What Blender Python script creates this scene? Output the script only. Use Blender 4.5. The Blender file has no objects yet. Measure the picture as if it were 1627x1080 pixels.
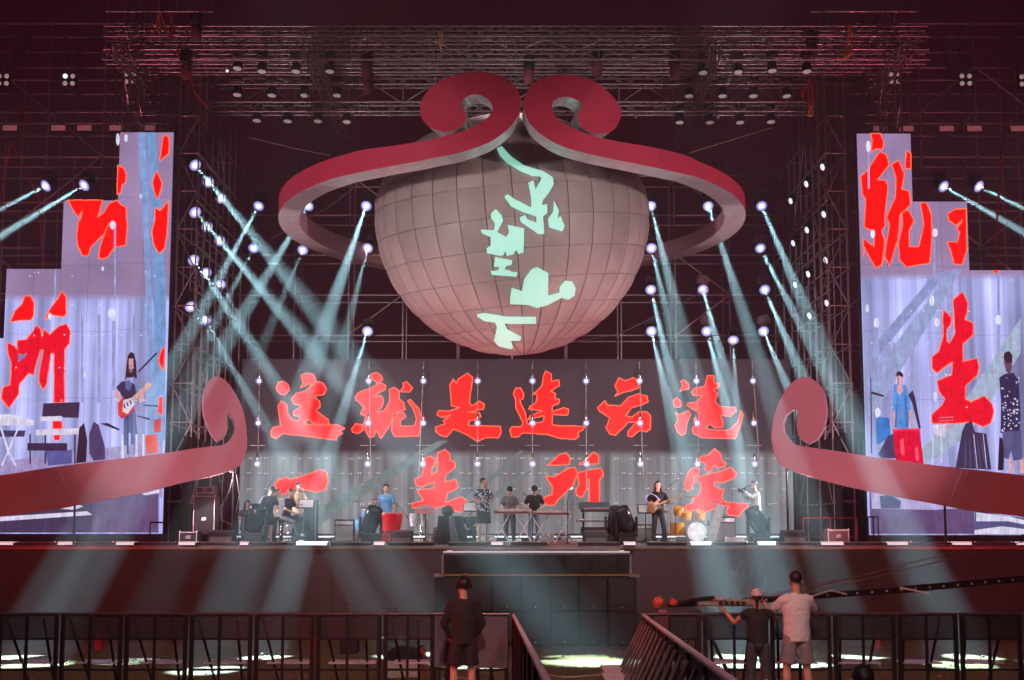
import bpy, bmesh, math, random
from mathutils import Vector, Matrix, noise
random.seed(7)
PI=math.pi
S=bpy.context.scene
C=S.collection
# ---------------------------------------------------------------- camera
TH=math.radians(5.12); F=1750.0; PPY=678.0; CX=813.5; EZ=3.07
cam=bpy.data.cameras.new('camera'); camo=bpy.data.objects.new('camera',cam); C.objects.link(camo); S.camera=camo
camo.location=(0,0,EZ); camo.rotation_euler=(PI/2+TH,0,0)
cam.sensor_width=36; cam.lens=36*F/1627; cam.shift_y=(PPY-540)/1627; cam.clip_end=400
def P(px,py,Y):
    """a place in the hall of the stage, measured off the photograph at depth Y"""
    u=(px-CX)/F; v=(PPY-py)/F
    k=Y/(math.cos(TH)-v*math.sin(TH))
    return Vector((u*k,Y,EZ+(math.sin(TH)+v*math.cos(TH))*k))
def gz(Y): return 1.37-.0455*Y if Y<30 else .005
FL=2.54                                   # stage floor height
# ---------------------------------------------------------------- world, render
w=bpy.data.worlds.new('World'); S.world=w; w.use_nodes=True
w.node_tree.nodes['Background'].inputs[0].default_value=(.017,.0013,.0048,1)
w.node_tree.nodes['Background'].inputs[1].default_value=1.0
S.view_settings.view_transform='Standard'; S.view_settings.look='None'; S.view_settings.exposure=0; S.view_settings.gamma=1
cy=S.cycles; cy.volume_bounces=0; cy.max_bounces=4; cy.diffuse_bounces=2; cy.glossy_bounces=2; cy.transparent_max_bounces=8
cy.transmission_bounces=2; cy.caustics_reflective=False; cy.caustics_refractive=False; cy.use_denoising=True; cy.sample_clamp_indirect=4
# ---------------------------------------------------------------- lights
def spot(name,p,q,e,deg,col,blend=.3,soft=.05,parent=None):
    l=bpy.data.lights.new(name,'SPOT'); l.energy=e; l.spot_size=math.radians(deg); l.spot_blend=blend; l.shadow_soft_size=soft; l.color=col
    o=bpy.data.objects.new(name,l); C.objects.link(o); o.location=p
    o.rotation_euler=(Vector(q)-Vector(p)).to_track_quat('-Z','Y').to_euler(); return o
def area(name,p,q,e,sx,sy,col):
    l=bpy.data.lights.new(name,'AREA'); l.shape='RECTANGLE'; l.size=sx; l.size_y=sy; l.energy=e; l.color=col
    o=bpy.data.objects.new(name,l); C.objects.link(o); o.location=p
    o.rotation_euler=(Vector(q)-Vector(p)).to_track_quat('-Z','Y').to_euler(); return o
spot('front_wash',(-13,15,8.5),(-.5,34,11),6300,42,(1,.86,.86),.7,.4)
spot('front_wash',(13,15,8.5),(.5,34,11),6300,42,(1,.80,.82),.7,.4)
spot('front_wash',(-2,12,10.5),(0,32,1.5),600,60,(1,.8,.78),.7,.4)  # extra unseen fill, added and aimed at the stage front
spot('red_flood',(-15.5,20,2.4),(-9.5,31,3.0),900,70,(1,.03,.07),.8,1.0)
spot('red_flood',(15.5,20,2.4),(9.5,31,3.0),900,70,(1,.03,.07),.8,1.0)
spot('red_side_light',(-9,12.0,4.2),(5,15.0,1.6),2000,50,(1,.02,.04),.6,.15)
spot('stage_fill',(-4.5,16.5,16),(-3.6,33.4,2.7),6000,27,(.9,.95,1),.7,.3)  # unseen pair added above the frame to brighten the band
spot('stage_fill',(4.5,16.5,16),(3.6,33.4,2.7),6000,27,(.9,.95,1),.7,.3)
spot('side_fill',(-9.2,31.4,4.9),(0,32.4,3.2),1800,70,(.95,.97,1),.8,.2)  # added fills tucked behind the scroll curls, no fixture there
spot('side_fill',(9.2,31.4,4.9),(0,32.4,3.2),1800,70,(.95,.97,1),.8,.2)
spot('scroll_fill',(-13,16,6),(-8.2,30.5,5.4),6500,26,(1,.74,.84),.8,.4)  # out-of-frame spots added to lift the pink of the curls
spot('scroll_fill',(13,16,6),(8.2,30.5,5.4),6500,26,(1,.70,.80),.8,.4)
spot('sphere_top_fill',(0,29.9,16.6),(0,33.5,14.2),650,64,(1,.75,.78),.8,.4)  # added lamp hidden behind the curls, brightens the sphere's crown
spot('tower_fill',(-15.5,23,3),(-12,35,14),2400,66,(1,.20,.32),.8,.5)  # unseen reddish spots added so the scaffold tubes stand out
spot('tower_fill',(15.5,23,3),(12,35,14),2400,66,(1,.17,.28),.8,.5)
spot('ground_fill',(0,2,13),(0,21,.4),6000,66,(1,.50,.42),.8,.6)  # added overhead fill, out of view, brightens the dirt and barriers
spot('audience_fill',(2,-3,6.5),(1,14.8,1.8),1100,34,(1,.72,.78),.8,.4)  # unseen fill added behind the camera for the people's backs
spot('sphere_uplight',(-3.2,29.9,2.75),(-2,33,9),1100,46,(1,.42,.44),.5,.15)
spot('sphere_uplight',(4.5,29.9,2.75),(2,33,9),1100,46,(1,.38,.40),.5,.15)
spot('ring_uplight',(-8.6,31.0,2.75),(-5.5,31.5,12),1300,58,(.95,.75,.8),.5,.15)
spot('ring_uplight',(8.6,31.0,2.75),(5.5,31.5,12),1300,58,(.95,.75,.8),.5,.15)
# ---------------------------------------------------------------- materials
_m={}
def mat(name,col,rough=.6,metal=0,var=.25,scale=6,emit=None,estr=0,bump=.02,spec=.5,sample=True,alpha=1):
    if name in _m: return _m[name]
    m=bpy.data.materials.new(name); m.use_nodes=True; nt=m.node_tree; b=nt.nodes['Principled BSDF']
    tc=nt.nodes.new('ShaderNodeTexCoord'); no=nt.nodes.new('ShaderNodeTexNoise'); no.inputs['Scale'].default_value=scale; no.inputs['Detail'].default_value=5
    nt.links.new(tc.outputs['Object'],no.inputs['Vector'])
    r=nt.nodes.new('ShaderNodeValToRGB'); c=col
    r.color_ramp.elements[0].position=.3; r.color_ramp.elements[1].position=.7
    r.color_ramp.elements[0].color=(c[0]*(1-var),c[1]*(1-var),c[2]*(1-var),1); r.color_ramp.elements[1].color=(min(1,c[0]*(1+var)),min(1,c[1]*(1+var)),min(1,c[2]*(1+var)),1)
    nt.links.new(no.outputs['Fac'],r.inputs[0]); nt.links.new(r.outputs[0],b.inputs['Base Color'])
    b.inputs['Roughness'].default_value=rough; b.inputs['Metallic'].default_value=metal; b.inputs['Specular IOR Level'].default_value=spec
    b.inputs['Alpha'].default_value=alpha
    if bump:
        bp=nt.nodes.new('ShaderNodeBump'); bp.inputs['Strength'].default_value=.3; bp.inputs['Distance'].default_value=bump
        nt.links.new(no.outputs['Fac'],bp.inputs['Height']); nt.links.new(bp.outputs[0],b.inputs['Normal'])
    if emit:
        b.inputs['Emission Color'].default_value=(*emit,1); b.inputs['Emission Strength'].default_value=estr
        if not sample: m.cycles.emission_sampling='NONE'
    _m[name]=m; return m
def sr(r,g,b):
    f=lambda c:(c/255/12.92 if c/255<.04045 else ((c/255+.055)/1.055)**2.4)
    return (f(r),f(g),f(b))
def em(name,rgb,k=1,sample=False):
    """what an LED pixel area gives off"""
    if name in _m: return _m[name]
    m=bpy.data.materials.new(name); m.use_nodes=True; nt=m.node_tree; b=nt.nodes['Principled BSDF']
    b.inputs['Base Color'].default_value=(.01,.01,.01,1); b.inputs['Roughness'].default_value=.5
    tc=nt.nodes.new('ShaderNodeTexCoord'); no=nt.nodes.new('ShaderNodeTexNoise'); no.inputs['Scale'].default_value=4; no.inputs['Detail'].default_value=8
    nt.links.new(tc.outputs['Object'],no.inputs['Vector'])
    mr=nt.nodes.new('ShaderNodeMapRange'); mr.inputs['To Min'].default_value=k*.62; mr.inputs['To Max'].default_value=k*1.38
    mp=nt.nodes.new('ShaderNodeMapping'); mp.inputs['Scale'].default_value=(9,1,.6); nt.links.new(tc.outputs['Object'],mp.inputs[0]); n2=nt.nodes.new('ShaderNodeTexNoise'); n2.inputs['Scale'].default_value=2.2; n2.inputs['Detail'].default_value=4; nt.links.new(mp.outputs[0],n2.inputs['Vector'])
    av=nt.nodes.new('ShaderNodeMath'); av.operation='MULTIPLY_ADD'; av.inputs[1].default_value=.5; nt.links.new(no.outputs['Fac'],av.inputs[0]); av2=nt.nodes.new('ShaderNodeMath'); av2.operation='MULTIPLY'; av2.inputs[1].default_value=.5; nt.links.new(n2.outputs['Fac'],av2.inputs[0]); nt.links.new(av2.outputs[0],av.inputs[2])
    nt.links.new(av.outputs[0],mr.inputs['Value']); mr.inputs['From Min'].default_value=.3; mr.inputs['From Max'].default_value=.7; nt.links.new(mr.outputs[0],b.inputs['Emission Strength'])
    b.inputs['Emission Color'].default_value=(*rgb,1)
    if not sample: m.cycles.emission_sampling='NONE'
    _m[name]=m; return m
BLK=mat('black_plastic',(.02,.02,.022),.45)
BLM=mat('black_metal',(.03,.028,.032),.4,.6)
GRM=mat('galvanised_tube',(.50,.44,.45),.4,.7,bump=.004)
ALU=mat('truss_aluminium',(.55,.50,.51),.35,.75,bump=.003)
CLO=mat('black_cloth',(.018,.017,.02),.9)
CHR=mat('chrome',(.7,.7,.72),.18,.95,bump=0)
WHT=mat('white_plastic',(.7,.7,.7),.5)
SKN=mat('skin',(.55,.33,.24),.55,var=.06,bump=.002)
HAI=mat('black_hair',(.012,.010,.010),.5,scale=40)
RUB=mat('rubber',(.015,.015,.015),.8)
# ---------------------------------------------------------------- mesh builder
class MB:
    def __init__(s): s.v=[]; s.f=[]; s.m=[]; s.mats=[]; s.cur=0; s.sm=[]
    def mat(s,m):
        if m not in s.mats: s.mats.append(m)
        s.cur=s.mats.index(m); return s
    def add(s,vs,fs,smooth=False):
        o=len(s.v); s.v+= [Vector(v) for v in vs]; s.f+=[tuple(i+o for i in f) for f in fs]; s.m+=[s.cur]*len(fs); s.sm+=[smooth]*len(fs); return s
    def box(s,c,d,R=None,taper=1,bev=0):
        c=Vector(c); hx,hy,hz=d[0]/2,d[1]/2,d[2]/2; vs=[]
        if bev:
            b=bev
            vs=[]; 
            for z,k in ((-hz,b),(-hz+b,0),(hz-b,0),(hz,b)):
                x=hx-k; y=hy-k
                vs+=[(-x+b,-y,z),(x-b,-y,z),(x,-y+b,z),(x,y-b,z),(x-b,y,z),(-x+b,y,z),(-x,y-b,z),(-x,-y+b,z)]
            fs=[tuple(range(7,-1,-1)),tuple(range(24,32))]
            for r in range(3):
                for i in range(8): fs.append((r*8+i,r*8+(i+1)%8,r*8+8+(i+1)%8,r*8+8+i))
        else:
            for z in (-1,1):
                t=taper if z>0 else 1
                vs+=[(-hx*t,-hy*t,z*hz),(hx*t,-hy*t,z*hz),(hx*t,hy*t,z*hz),(-hx*t,hy*t,z*hz)]
            fs=[(3,2,1,0),(4,5,6,7),(0,1,5,4),(1,2,6,5),(2,3,7,6),(3,0,4,7)]
        vs=[Vector(v) for v in vs]
        if R: vs=[R@v for v in vs]
        return s.add([v+c for v in vs],fs)
    def tube(s,p,q,r,r2=None,n=6,cap=True):
        p=Vector(p); q=Vector(q); r2=r if r2 is None else r2
        d=(q-p); 
        if d.length<1e-6: return s
        d.normalize(); a=d.orthogonal().normalized(); b=d.cross(a)
        vs=[p+(a*math.cos(2*PI*i/n)+b*math.sin(2*PI*i/n))*r for i in range(n)]+[q+(a*math.cos(2*PI*i/n)+b*math.sin(2*PI*i/n))*r2 for i in range(n)]
        fs=[(i,(i+1)%n,n+(i+1)%n,n+i) for i in range(n)]
        s.add(vs,fs,n>5)
        if cap: s.add(vs[:n],[tuple(range(n-1,-1,-1))]); s.add(vs[n:],[tuple(range(n))])
        return s
    def path(s,pts,r,n=6):
        for a,b in zip(pts,pts[1:]): s.tube(a,b,r,n=n)
        return s
    def ell(s,c,rad,R=None,n=14,m=9):
        c=Vector(c); vs=[]; fs=[]
        for j in range(m+1):
            t=PI*j/m
            for i in range(n):
                v=Vector((rad[0]*math.sin(t)*math.cos(2*PI*i/n),rad[1]*math.sin(t)*math.sin(2*PI*i/n),rad[2]*math.cos(t)))
                vs.append((R@v if R else v)+c)
        for j in range(m):
            for i in range(n): fs.append((j*n+i,(j+1)*n+i,(j+1)*n+(i+1)%n,j*n+(i+1)%n))
        return s.add(vs,fs,True)
    def cap(s,p,q,r,r2=None,n=10):
        r2=r if r2 is None else r2
        s.tube(p,q,r,r2,n); s.ell(p,(r,r,r),n=n,m=6); s.ell(q,(r2,r2,r2),n=n,m=6); return s
    def lathe(s,c,prof,R=None,n=20):
        c=Vector(c); vs=[]; fs=[]
        for r,z in prof:
            for i in range(n):
                v=Vector((r*math.cos(2*PI*i/n),r*math.sin(2*PI*i/n),z)); vs.append((R@v if R else v)+c)
        for j in range(len(prof)-1):
            for i in range(n): fs.append((j*n+i,j*n+(i+1)%n,(j+1)*n+(i+1)%n,(j+1)*n+i))
        s.add(vs,fs,True); s.add(vs[:n],[tuple(range(n-1,-1,-1))]); return s.add(vs[-n:],[tuple(range(n))])
    def prism(s,pts,d):
        """pts: 3d outline, d: offset vector"""
        d=Vector(d); n=len(pts); a=[Vector(p) for p in pts]; b=[p+d for p in a]
        from mathutils.geometry import tessellate_polygon
        t=tessellate_polygon([a])
        fs=[tuple(x) for x in t]+[tuple(n+i for i in reversed(x)) for x in t]+[(i,(i+1)%n,n+(i+1)%n,n+i) for i in range(n)]
        return s.add(a+b,fs)
    def flat(s,pts):
        from mathutils.geometry import tessellate_polygon
        a=[Vector(p) for p in pts]; return s.add(a,[tuple(x) for x in tessellate_polygon([a])])
    def mesh(s,name,m=None,org=(0,0,0)):
        me=bpy.data.meshes.new(name); o=Vector(org)
        me.from_pydata([v-o for v in s.v],[],s.f)
        mats=s.mats or [m]
        for x in mats: me.materials.append(x)
        if s.mats: me.polygons.foreach_set('material_index',s.m)
        me.polygons.foreach_set('use_smooth',s.sm)
        me.validate(); me.update(); return me
    def build(s,name,m=None,parent=None,org=(0,0,0),loc=None,fix=True):
        me=s.mesh(name,m,org)
        if fix:
            bm=bmesh.new(); bm.from_mesh(me); bmesh.ops.recalc_face_normals(bm,faces=bm.faces); bm.to_mesh(me); bm.free()
        return link(name,me,parent,loc)
def link(name,me,parent=None,loc=None,rot=None,sc=None):
    o=bpy.data.objects.new(name,me); C.objects.link(o)
    if parent: o.parent=parent
    if loc is not None: o.location=loc
    if rot is not None: o.rotation_euler=rot
    if sc is not None: o.scale=sc
    return o
def tag(o,label=None,cat=None,group=None,kind=None):
    if label: o['label']=label
    if cat: o['category']=cat
    if group: o['group']=group
    if kind: o['kind']=kind
    return o
def thing(name,label,cat,loc=(0,0,0),rz=0,group=None,rot=None):
    o=bpy.data.objects.new(name,None); C.objects.link(o); o.empty_display_size=.2; o.location=loc; o.rotation_euler=rot or (0,0,rz)
    return tag(o,label,cat,group)
KIDS={}
def dup(root,loc,label,rz=None,rot=None,group=None):
    def kids(o): return [c for c in bpy.data.objects if c.parent==o]
    if root.name not in KIDS:
        KIDS[root.name]=[(c,kids(c)) for c in kids(root)]
    r=root.copy(); C.objects.link(r); r.location=loc; r['label']=label
    if group: r['group']=group
    if rot is not None: r.rotation_euler=rot
    elif rz is not None: r.rotation_euler=(0,0,rz)
    m={}
    for c,gs in KIDS[root.name]:
        d=c.copy(); C.objects.link(d); d.parent=r; m[c]=d
        for g in gs:
            e=g.copy(); C.objects.link(e); e.parent=d
    return r
ORD=['first','second','third','fourth','fifth','sixth','seventh','eighth','ninth','tenth','eleventh','twelfth','thirteenth','fourteenth','fifteenth','sixteenth','seventeenth','eighteenth','nineteenth','twentieth']
def RX(a): return Matrix.Rotation(a,3,'X')
def RY(a): return Matrix.Rotation(a,3,'Y')
def RZ(a): return Matrix.Rotation(a,3,'Z')
# shared unit tube for scaffolding, 1 m long along +Z
UT=MB().tube((0,0,0),(0,0,1),1,n=6).mesh('tube_piece',GRM)
def pipe(name,p,q,r,parent,m=None):
    p=Vector(p); q=Vector(q); d=q-p
    me=UT
    if m and m is not GRM:
        k='tube_'+m.name
        if k not in _m: _m[k]=MB().tube((0,0,0),(0,0,1),1,n=6).mesh('tube_piece',m)
        me=_m[k]
    return link(name,me,parent,p-parent.location,d.to_track_quat('Z','Y').to_euler(),(r,r,d.length))
# ---------------------------------------------------------------- haze
hz=MB().box((0,24,11),(124,104,26)).build('haze',None)
hm=bpy.data.materials.new('stage_haze'); hm.use_nodes=True; nt=hm.node_tree; nt.nodes.clear()
o_=nt.nodes.new('ShaderNodeOutputMaterial'); v_=nt.nodes.new('ShaderNodeVolumePrincipled')
v_.inputs['Density'].default_value=.004; v_.inputs['Color'].default_value=(.9,.92,.93,1); v_.inputs['Anisotropy'].default_value=.42
nt.links.new(v_.outputs[0],o_.inputs['Volume']); hz.data.materials.clear(); hz.data.materials.append(hm); tag(hz,kind='stuff')
# ---------------------------------------------------------------- ground
def ground():
    m=bpy.data.materials.new('packed_dirt'); m.use_nodes=True; nt=m.node_tree; b=nt.nodes['Principled BSDF']; b.inputs['Roughness'].default_value=.95
    tc=nt.nodes.new('ShaderNodeTexCoord')
    def nz(s,d=6):
        n=nt.nodes.new('ShaderNodeTexNoise'); n.inputs['Scale'].default_value=s; n.inputs['Detail'].default_value=d; nt.links.new(tc.outputs['Object'],n.inputs['Vector']); return n
    n1=nz(.35,4); n2=nz(7); n3=nz(60,3)
    def ramp(n,a,b_,p0=.4,p1=.6):
        r=nt.nodes.new('ShaderNodeValToRGB'); r.color_ramp.elements[0].color=(*a,1); r.color_ramp.elements[1].color=(*b_,1); r.color_ramp.elements[0].position=p0; r.color_ramp.elements[1].position=p1
        nt.links.new(n.outputs['Fac'],r.inputs[0]); return r
    dirt=ramp(n2,(.12,.065,.04),(.34,.21,.13),.3,.7); grass=ramp(n3,(.10,.085,.012),(.32,.22,.03),.35,.65); f=ramp(n1,(0,0,0),(1,1,1),.45,.56)
    mx=nt.nodes.new('ShaderNodeMix'); mx.data_type='RGBA'
    nt.links.new(f.outputs[0],mx.inputs[0]); nt.links.new(dirt.outputs[0],mx.inputs[6]); nt.links.new(grass.outputs[0],mx.inputs[7]); nt.links.new(mx.outputs[2],b.inputs['Base Color'])
    ad=nt.nodes.new('ShaderNodeMath'); ad.operation='ADD'; nt.links.new(n2.outputs['Fac'],ad.inputs[0]); nt.links.new(n3.outputs['Fac'],ad.inputs[1])
    bp=nt.nodes.new('ShaderNodeBump'); bp.inputs['Distance'].default_value=.06; bp.inputs['Strength'].default_value=.8; nt.links.new(ad.outputs[0],bp.inputs['Height']); nt.links.new(bp.outputs[0],b.inputs['Normal'])
    g=MB(); ys=[-24]+[i*.5 for i in range(0,64)]+[40,72]; xs=[-58,-30]+[i*.5 for i in range(-44,45)]+[30,58]
    vs=[(x,y,gz(max(y,-24))+ (.05*noise.noise(Vector((x*.7,y*.7,0)))+.02*noise.noise(Vector((x*3,y*3,2))) if 4<y<29 else 0)) for y in ys for x in xs]
    n=len(xs); g.add(vs,[(j*n+i,j*n+i+1,(j+1)*n+i+1,(j+1)*n+i) for j in range(len(ys)-1) for i in range(n-1)],True)
    tag(g.build('ground',m,fix=False),kind='structure')
    # grass tufts in the lit band between barrier and stage
    t=MB(); 
    for _ in range(9000):
        x=random.uniform(-12,12); y=random.uniform(8,27)
        if noise.noise(Vector((x*.35*1.2,y*.35*1.2,5)))<-.05: continue
        z=gz(y); h=random.uniform(.03,.09); a=random.uniform(0,PI); dx=.012*math.cos(a); dy=.012*math.sin(a); lx=random.uniform(-.04,.04)
        t.add([(x-dx,y-dy,z),(x+dx,y+dy,z),(x+lx,y+lx*.5,z+h)],[(0,1,2)])
    tag(t.build('grass',mat('grass_blades',(.13,.15,.05),.8,var=.5,scale=3,bump=0),fix=False),'sparse short grass tufts on the trampled dirt in front of stage','grass',kind='stuff')
ground()
# ---------------------------------------------------------------- stage
SKM=mat('brown_skirt_cloth',(.085,.045,.047),.8,var=.12,scale=1.2,bump=.03)
DEK=mat('stage_deck',(.30,.26,.26),.45,var=.2,scale=3)
def stage():
    t=thing('stage','long raised stage with plain dark brown front skirt above dirt','stage',(0,30.25,0))
    for i in range(-5,5):
        x0=i*4.9+.0; 
        g=MB(); n=24; vs=[]
        for z in (0,.6,1.25,1.9,FL-.1):
            for k in range(n+1):
                x=x0+4.885*k/n; vs.append((x,.0+.012*math.sin(x*5+z)+.02*noise.noise(Vector((x,z*.6,3))),z))
        g.add(vs,[(r*(n+1)+k,r*(n+1)+k+1,(r+1)*(n+1)+k+1,(r+1)*(n+1)+k) for r in range(4) for k in range(n)],True)
        g.build('skirt_panel',SKM,t,fix=False)
    MB().box((0,5.6,FL-.05),(49,11.16,.1)).build('deck',DEK,t)
    MB().box((0,.0,FL-.085),(49,.06,.05)).build('edge_trim',mat('brass_trim',(.3,.2,.12),.4,.5),t)
    MB().box((0,5.6,(FL-.1)/2),(48.6,10.8,FL-.14)).build('understage',BLK,t)
stage()
# light bars along the lip
LBW=mat('lit_strip_face',(.8,.7,.7),.4,emit=(1,.72,.74),estr=.9,sample=False)
LBB=mat('glaring_strip_face',(.8,.8,.9),.4,emit=(.75,.7,1),estr=6,sample=False)
LBU=mat('wood_bar_top',(.45,.34,.28),.5)
def stage_edge():
    seq=[(-70,-36,1),(0-34,25,1),(27,91,0),(93,118,1),(119,183,0),(185,215,1),(217,281,0),(284,312,1),(314,378,0),(382,396,1),(400,468,0),(470,522,2),(526,590,0),(594,612,1),(616,690,0),(712,775,0),(780,800,1),(812,870,0),(918,985,0),(990,1010,1),(1028,1092,0),(1096,1130,2),(1134,1198,0),(1203,1232,2),(1240,1298,0),(1302,1340,1),(1343,1404,0),(1407,1442,1),(1444,1507,0),(1510,1543,1),(1546,1608,0),(1611,1660,1)]
    ki=[0,0,0]; names={0:'wooden topped dark bar',1:'glowing pink light block',2:'glaring violet white light bar'}
    for a,b,k in seq:
        Y=30.05+(.25 if k==0 else .05); x0=P(a,866,Y).x; x1=P(b,866,Y).x
        t=thing('light_bar',f'{names[k]} on the stage edge, {ORD[ki[k]]} of its kind from the left','light bar',((x0+x1)/2,Y,FL),0,'light bars along the stage edge'); ki[k]+=1
        w=x1-x0
        MB().box((0,0,.035),(w,.16,.07),bev=.01).build('housing',BLM,t)
        if k==0:
            MB().box((0,0,.079),(w*.97,.12,.014)).build('top_board',LBU,t)
            MB().box((-w*.47,-.0,.09),(.03,.13,.02)).build('end_clip',CHR,t); MB().box((w*.47,0,.09),(.03,.13,.02)).build('end_clip',CHR,t)
        else:
            MB().box((0,-.02,.082),(w*.94,.12,.02)).build('lamp_face',LBW if k==1 else LBB,t)
            MB().box((0,-.092,.035),(w*.92,.016,.05)).build('lamp_front',LBW if k==1 else LBB,t)
stage_edge()
# ---------------------------------------------------------------- stage extension with steps and subwoofers
def extension():
    t=thing('stage_extension','black stepped thrust in front of stage centre with brown lip','platform',(0,28.6,0))
    x0=P(704,900,27.35).x; x1=P(1001,900,27.35).x; w=x1-x0; cx=(x0+x1)/2
    MB().box((cx,-.0,1.2),(w-.3,2.2,2.3)).build('core',BLK,t)
    MB().box((cx,.2,2.38),(w,2.8,.05)).build('top_board',mat('ext_top',(.25,.24,.26),.3),t)
    MB().box((cx,.55,2.45),(w-.35,1.8,.06)).build('upper_step',mat('ext_top2',(.4,.38,.4),.25),t)
    for s in (-1,1): MB().box((cx+s*(w/2+.01),0,2.1),(.05,2.6,.5)).build('side_cheek',mat('grey_alu_edge',(.4,.36,.36),.4,.4),t)
    MB().box((cx,-1.22,2.12),(w,.06,.46)).build('front_fascia',BLM,t)
    for i in range(7):
        x=P(724+i*43,900,27.35).x
        MB().box((x,-1.256,2.12),(.1,.02,.26)).build('slot',RUB,t)
    MB().box((cx,-1.30,1.86),(w,.2,.045)).build('wooden_lip',mat('varnished_lip',(.45,.25,.08),.35,bump=.005),t)
    for i in range(7):
        x=P(740+i*42,900,27.35).x
        MB().lathe((x,-1.42,1.895),[(.02,0),(.02,.02),(.008,.028)],n=8).build('bolt_head',CHR,t)
    for s in (-1,1):
        bx=cx+s*(w/2+.1)
        MB().box((bx,-1.2,1.84),(.26,.3,.1),bev=.02).build('corner_block',mat('grey_alu_edge',(.4,.36,.36)),t)
    g=MB()
    MB().box((cx,-.05,2.42),(w*.99,.05,.03)).build('step_edge',mat('alu_nosing_glow',(.7,.68,.7),.3,.3,emit=(.8,.68,.76),estr=.6,sample=False),t)  # bright glare along the step edges put in as emission
    MB().box((cx,-1.2,2.42),(w*1.0,.05,.03)).build('step_edge',_m['alu_nosing_glow'],t)
extension()
def subs():
    Y=27.2; x0=P(690,960,Y).x; x1=P(1012,960,Y).x; w=(x1-x0)/7; z0=gz(Y+.3)+.02; h=(1.86-.03-z0)/2
    CAB=mat('speaker_cabinet',(.03,.028,.032),.55,scale=30,bump=.003); GRL=mat('speaker_grille',(.045,.042,.05),.5,.4,scale=90)
    lab=lambda r,c:f"black subwoofer in the {'lower' if r==0 else 'upper'} row under the stage lip, {ORD[c]} from the left"
    t=thing('subwoofer',lab(0,0),'subwoofer',(x0+w/2,Y,z0),0,'subwoofers stacked under the thrust')
    a,b=w-.012,h-.012
    g=MB(); g.box((0,.42,b/2),(a,.78,b),bev=.015); g.build('cabinet',CAB,t)
    MB().box((0,.015,b*.57),(a*.86,.03,b*.76),bev=.006).build('grille',GRL,t)
    for s in (-1,1): MB().box((s*a*.46,.02,b/2),(.02,.025,b*.94)).build('edge_strip',BLM,t)
    MB().box((0,.02,b*.08),(a*.5,.02,.04)).build('port_lip',BLM,t)
    MB().lathe((0,.02,b*.12),[(.022,0),(.022,.03),(.012,.036)],R=RX(PI/2),n=10).build('badge',mat('badge_metal',(.8,.75,.75),.3,.3),t)
    for r in range(2):
        for c in range(7):
            if r==c==0: continue
            dup(t,(x0+w/2+c*w,Y,z0+r*h),lab(r,c))
subs()
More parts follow.
